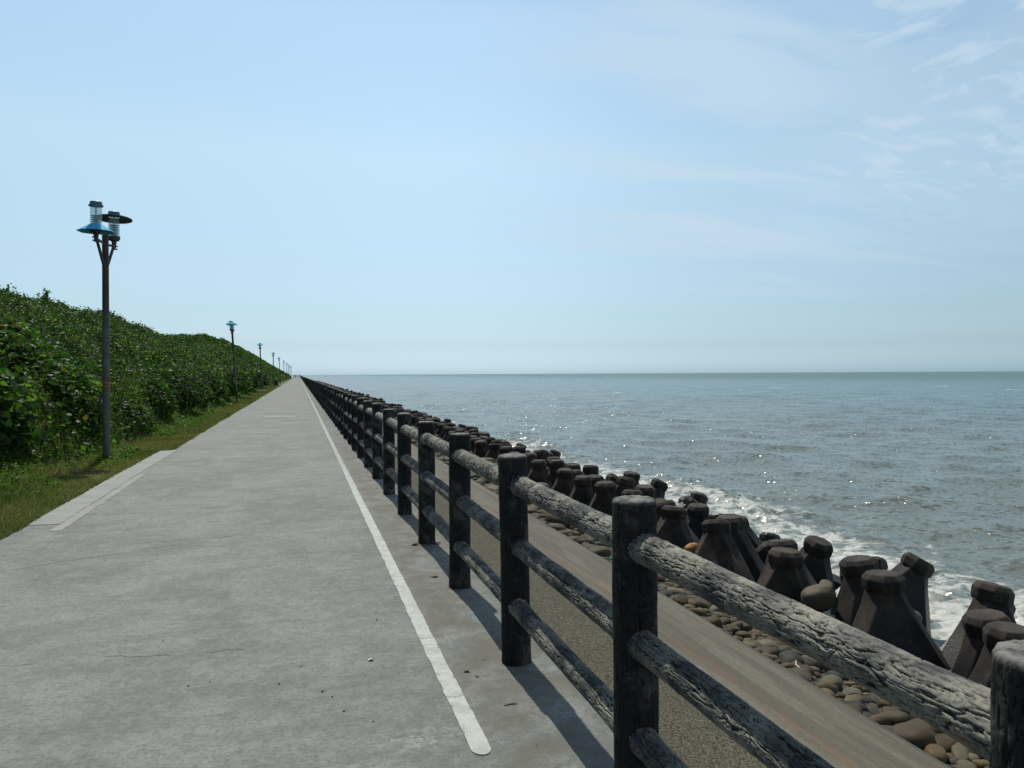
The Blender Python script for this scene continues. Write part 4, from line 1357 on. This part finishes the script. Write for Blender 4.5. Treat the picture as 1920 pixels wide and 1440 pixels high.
# ================================================================== people, far off
def skin_mesh(name, pts, edges, radii, sub=2):
    me = bpy.data.meshes.new(name + "_skeleton")
    me.from_pydata(pts, edges, [])
    o = bpy.data.objects.new(name, me)
    col.objects.link(o)
    sk = o.modifiers.new("s", 'SKIN'); o.modifiers.new("b", 'SUBSURF').levels = sub
    for v, r_ in zip(me.skin_vertices[0].data, radii):
        v.radius = (r_, r_ * 0.9)
    me.skin_vertices[0].data[0].use_root = True
    dg = bpy.context.evaluated_depsgraph_get()
    res = bpy.data.meshes.new_from_object(o.evaluated_get(dg))
    bpy.data.objects.remove(o)
    for p in res.polygons:
        p.use_smooth = True
    return res
def person_meshes(stride):
    s = stride
    J = {'pel': (0, 0, .92), 'sp': (0, -.01, 1.12), 'ch': (0, 0, 1.30), 'nk': (0, 0, 1.46), 'hd': (0, .01, 1.56), 'ht': (0, .0, 1.66),
         'hl': (-.10, 0, .88), 'kl': (-.10, s * .5 + .02, .50), 'al': (-.10, s, .09), 'tl': (-.10, s + .16, .035),
         'hr': (.10, 0, .88), 'kr': (.10, -s * .3 + .03, .50), 'ar': (.10, -s, .10), 'tr': (.10, -s + .15, .035),
         'sl': (-.18, 0, 1.38), 'el': (-.23, -s * .3 - .02, 1.12), 'wl': (-.23, -s * .5 + .05, .88), 'fl': (-.23, -s * .5 + .08, .78),
         'sr': (.18, 0, 1.38), 'er': (.23, s * .3 - .02, 1.12), 'wr': (.23, s * .5 + .05, .88), 'fr': (.23, s * .5 + .08, .78)}
    Rr = dict(pel=.13, sp=.115, ch=.135, nk=.05, hd=.092, ht=.075, hl=.085, kl=.055, al=.038, tl=.03, hr=.085, kr=.055, ar=.038, tr=.03,
              sl=.058, el=.04, wl=.028, fl=.024, sr=.058, er=.04, wr=.028, fr=.024)
    E = [('pel', 'sp'), ('sp', 'ch'), ('ch', 'nk'), ('nk', 'hd'), ('hd', 'ht'), ('pel', 'hl'), ('hl', 'kl'), ('kl', 'al'), ('al', 'tl'), ('pel', 'hr'), ('hr', 'kr'), ('kr', 'ar'), ('ar', 'tr'),
         ('ch', 'sl'), ('sl', 'el'), ('el', 'wl'), ('wl', 'fl'), ('ch', 'sr'), ('sr', 'er'), ('er', 'wr'), ('wr', 'fr')]
    def sub(keys, f):
        ks = [k for k in keys]
        return [J[k] for k in ks], [(ks.index(a), ks.index(b)) for a, b in E if a in ks and b in ks], [Rr[k] * f for k in ks]
    body = skin_mesh("person", *sub(list(J), 1.0))
    shirt = skin_mesh("shirt", *sub(['pel', 'sp', 'ch', 'sl', 'el', 'sr', 'er'], 1.16))
    trou = skin_mesh("trousers", *sub(['pel', 'hl', 'kl', 'al', 'hr', 'kr', 'ar'], 1.14))
    hair = mesh_np("hair", stone_shape(V2, 2) * np.array([.100, .135, .17]) + np.array([0, -.02, 1.65]), F2)
    return body, shirt, trou, hair
pm = [person_meshes(0.22), person_meshes(0.05)]
for x_, y_, k, sm, lb, rz, sc in ((-2.05, 372, 0, mShirtD, "far person in dark clothes walking at the left end of the group", 0.0, 1.02),
                              (-1.35, 371, 1, mShirtD, "far person in dark clothes standing second from the left", 0.4, 1.0),
                              (-0.70, 378, 1, mShirtL, "far person in a pale top in the middle of the group", 2.6, 0.95),
                              (0.22, 369, 0, mShirtD, "far person in dark clothes right of the pale-topped one", 3.1, 1.04),
                              (0.80, 371, 1, mShirtD, "far person in dark clothes closest to the fence", 1.2, 0.98)):
    me = pm[k][0].copy()
    o = link("person", me, mSkin, None, (x_, y_, 0), (0, 0, rz))
    o.scale = (sc,) * 3
    tag(o, lb, "person", "people far down the path")
    for nm, q, m_ in (("shirt", 1, sm), ("trousers", 2, mJean), ("hair", 3, mHair)):
        link(nm, pm[k][q].copy(), m_, o)

# ================================================================== sea
SEA = -2.9
def sea_mesh():
    az_ = np.radians(np.arange(-28.0, 112.0, 0.20))
    rs, r_ = [], 8.0
    while r_ < 40000:
        rs.append(r_)
        r_ += max(0.13, 0.0085 * r_)
    rs = np.array(rs)
    A, Rr = np.meshgrid(az_, rs)
    X = (np.sin(A) * Rr).ravel(); Y = (np.cos(A) * Rr).ravel(); Rf = Rr.ravel()
    cell_ = np.maximum(0.13, 0.0085 * Rf)
    g = np.random.default_rng(4)
    Z = np.zeros_like(X); DX = np.zeros_like(X); DY = np.zeros_like(X)
    for q in range(80):
        lam = 0.5 * (9.5 / 0.5) ** (q / 79.0) * g.uniform(0.9, 1.1)
        th = math.radians(240) + g.normal(0, 0.75)              # travelling toward the wall
        k = 2 * math.pi / lam
        amp = 0.0052 * lam ** 0.74 * g.uniform(0.6, 1.3)
        ph = g.uniform(0, 6.28)
        dx, dy = math.sin(th), math.cos(th)
        arg = k * (dx * X + dy * Y) + ph
        att = sstep(2.2, 4.5, lam / cell_) * np.where(Rf > 400, 0, 1)
        s_, c_ = np.sin(arg), np.cos(arg)
        Z += amp * att * s_
        DX += 0.9 * amp * att * dx * c_; DY += 0.9 * amp * att * dy * c_
    # surf piling up on the blocks
    shore = np.exp(-((X - 14.3 - 1.6 * fbm(Y / 6, Y * 0, None, 2, 3)) / 1.5) ** 2)
    brk = sstep(0.05, 0.45, fbm(Y / 9 + 4.0, Y * 0 + 2, None, 2, 8) + 0.55 * np.exp(-((Y - 23.5) / 5.5) ** 2))
    near = sstep(120, 60, Y)
    Z += near * shore * brk * (0.20 + 0.30 * fbm(X * 1.6, Y * 1.6, None, 4, 5))
    Z += near * sstep(18, 11, X) * 0.10 * fbm(X * 1.5, Y * 1.5, None, 4, 19)
    wdt = 2.7 + 2.6 * sstep(20, 11, Y) + 2.6 * fbm(Y / 11, Y * 0 + 9, None, 3, 27) + 1.6 * np.exp(-((Y - 22) / 7.0) ** 2)
    cov = 1.0 - np.clip((X - 10.6) / np.maximum(wdt, 1.2), 0, 9) * 0.72
    cov = np.clip(cov, 0, 1.0) + 0.22 * np.exp(-((X - 15.5) / 3.5) ** 2) * (0.5 + fbm(X / 3, Y / 6, None, 2, 6))
    cov = cov * sstep(452, 428, Y)
    cov = np.minimum(cov, 0.74 + 0.16 * fbm(X / 1.6, Y / 2.2, None, 3, 41))
    cov = np.maximum(cov, shore * brk * 0.74 * near)
    crest = sstep(0.17, 0.42, Z) * sstep(0.42, 0.75, fbm(X / 9, Y / 9, None, 3, 66)) * sstep(18, 30, X)
    cov = np.maximum(np.clip(cov, 0, 1), crest * 0.80)
    capn = fbm(X / 7, Y / 22, None, 4, 81)                       # scattered whitecaps far out
    cov = np.maximum(cov, sstep(0.50, 0.68, capn) * 0.72 * sstep(80, 160, Rf))
    X += DX; Y += DY
    na = len(az_)
    idx = np.arange(len(X)).reshape(len(rs), na)
    F_ = np.stack([idx[:-1, 1:], idx[:-1, :-1], idx[1:, :-1], idx[1:, 1:]], -1).reshape(-1, 4)
    F_ = F_[:, ::-1] if False else F_
    return mesh_np("sea", np.c_[X, Y, Z + SEA], F_, True, {'foam': cov})
sea = tag(link("sea", sea_mesh(), mSea), kind='structure')

# ================================================================== small litter
def small(name, px, py, D, build, lbl, cat, rz=0.0, dz=0.0, grp=None):
    X_, Y_ = at(px, py, D)
    o = build(name)
    o.location = (X_, Y_, EYE - D + dz); o.rotation_euler = (0, 0, rz)
    return tag(o, lbl, cat, grp)
def twig_b(m, L, r_):
    def f(name):
        mb = MB()
        mb.tube((-L / 2, 0, r_), (0, 0.012 * L / .1, r_ * 1.3), r_, r_ * .9, 8); mb.tube((0, 0.012 * L / .1, r_ * 1.3), (L / 2, -0.004, r_ * 1.6), r_ * .9, r_ * .6, 8)
        mb.tube((L * .28, 0.004, r_ * 1.4), (L * .34, 0.03, r_ * 2), r_ * .6, r_ * .4, 6)
        return mb.build(name, m)
    return f
def leaf_b(m, s_):
    def f(name):
        C = np.array([[0, 0, s_ * .16]]); Nn = np.array([[0.1, 0.2, 0.97]])
        A = leaf_arrays(C, Nn, np.array([s_]), np.array([[.1, .1, .1]]), 2)
        V_ = np.concatenate([A[0], A[0] + np.array([0, 0, -0.0015])])
        return link(name, mesh_np(name, V_, np.concatenate([A[1], A[1][:, ::-1] + len(A[0])])), m)
    return f
small("twig", 955, 1326, 1.5, twig_b(mDry, 0.062, 0.0035), "thin reddish twig lying on the path between line and fence", "twig", 0.1)
small("dry_leaf", 776, 1023, 1.5, leaf_b(mDry, 0.07), "curled brown leaf left of the fourth fence post's foot", "leaf", 0.4)
small("dry_leaf", 818, 1021, 1.5, leaf_b(mDry, 0.06), "brown leaf right of the fourth fence post's foot", "leaf", 1.4)
small("dry_leaf", 812, 1083, 1.5, leaf_b(mDry, 0.06), "grey-brown leaf lying between the line and the third fence post", "leaf", 2.2)
small("dry_leaf", 872, 1262, 1.5, leaf_b(mTwig, 0.03), "small dark leaf right of the white line near the second post", "leaf", 1.0)
small("dry_leaf", 891, 1272, 1.5, leaf_b(mTwig, 0.022), "smallest dark leaf scrap right of the white line near the second post", "leaf", 2.0)
small("paper_scrap", 691, 1241, 1.5, leaf_b(mWhiteP, 0.028), "small pale scrap on the path left of the white line", "scrap", 0.3)
def pebb(name):
    o = link(name, stone_me[3], mStone)
    o.color = (0.035, 0.03, 0.025, 1)
    return o
for q, (px_, py_) in enumerate(((703, 1165), (738, 1122), (702, 1150), (640, 1338), (695, 1358), (518, 1286), (388, 1282), (300, 1205), (560, 1252), (932, 1220), (905, 1240), (600, 1300), (618, 1310), (347, 1290), (194, 1052), (1003, 1403))):
    o = small("pebble", px_, py_, 1.5, pebb, "tiny dark speck of grit lying on the grey path", "pebble", q * 1.1, 0.003, "specks of grit on the path")
    o.scale = (0.0035 + 0.0025 * random.random(),) * 3
def net_b(name):
    mb = MB()
    for q in range(5):
        a = q * 1.3
        mb.tube((0.05 * math.cos(a), 0.05 * math.sin(a), 0.0), (0.07 * math.cos(a + 1), 0.06 * math.sin(a + 1), 0.07), 0.02, 0.012, 8)
        mb.tube((0.07 * math.cos(a + 1), 0.06 * math.sin(a + 1), 0.07), (0.02 * math.cos(a + 2), 0.02 * math.sin(a + 2), 0.11), 0.014, 0.01, 8)
    return mb.build(name, mNet)
small("plastic_scrap", 1146, 1058, 2.80, net_b, "crumpled green plastic scrap on the stones beside the nearest complete post", "scrap", 0.2)
small("driftwood_stick", 1625, 1292, 2.75, twig_b(mDriftw, 0.36, 0.016), "reddish driftwood stick lying on the stones under the nearest top rail", "driftwood", -0.5)
small("driftwood_stick", 1497, 1250, 2.80, twig_b(mWhiteP, 0.22, 0.005), "thin pale straw curled over the stones under the nearest top rail", "driftwood", 1.2)
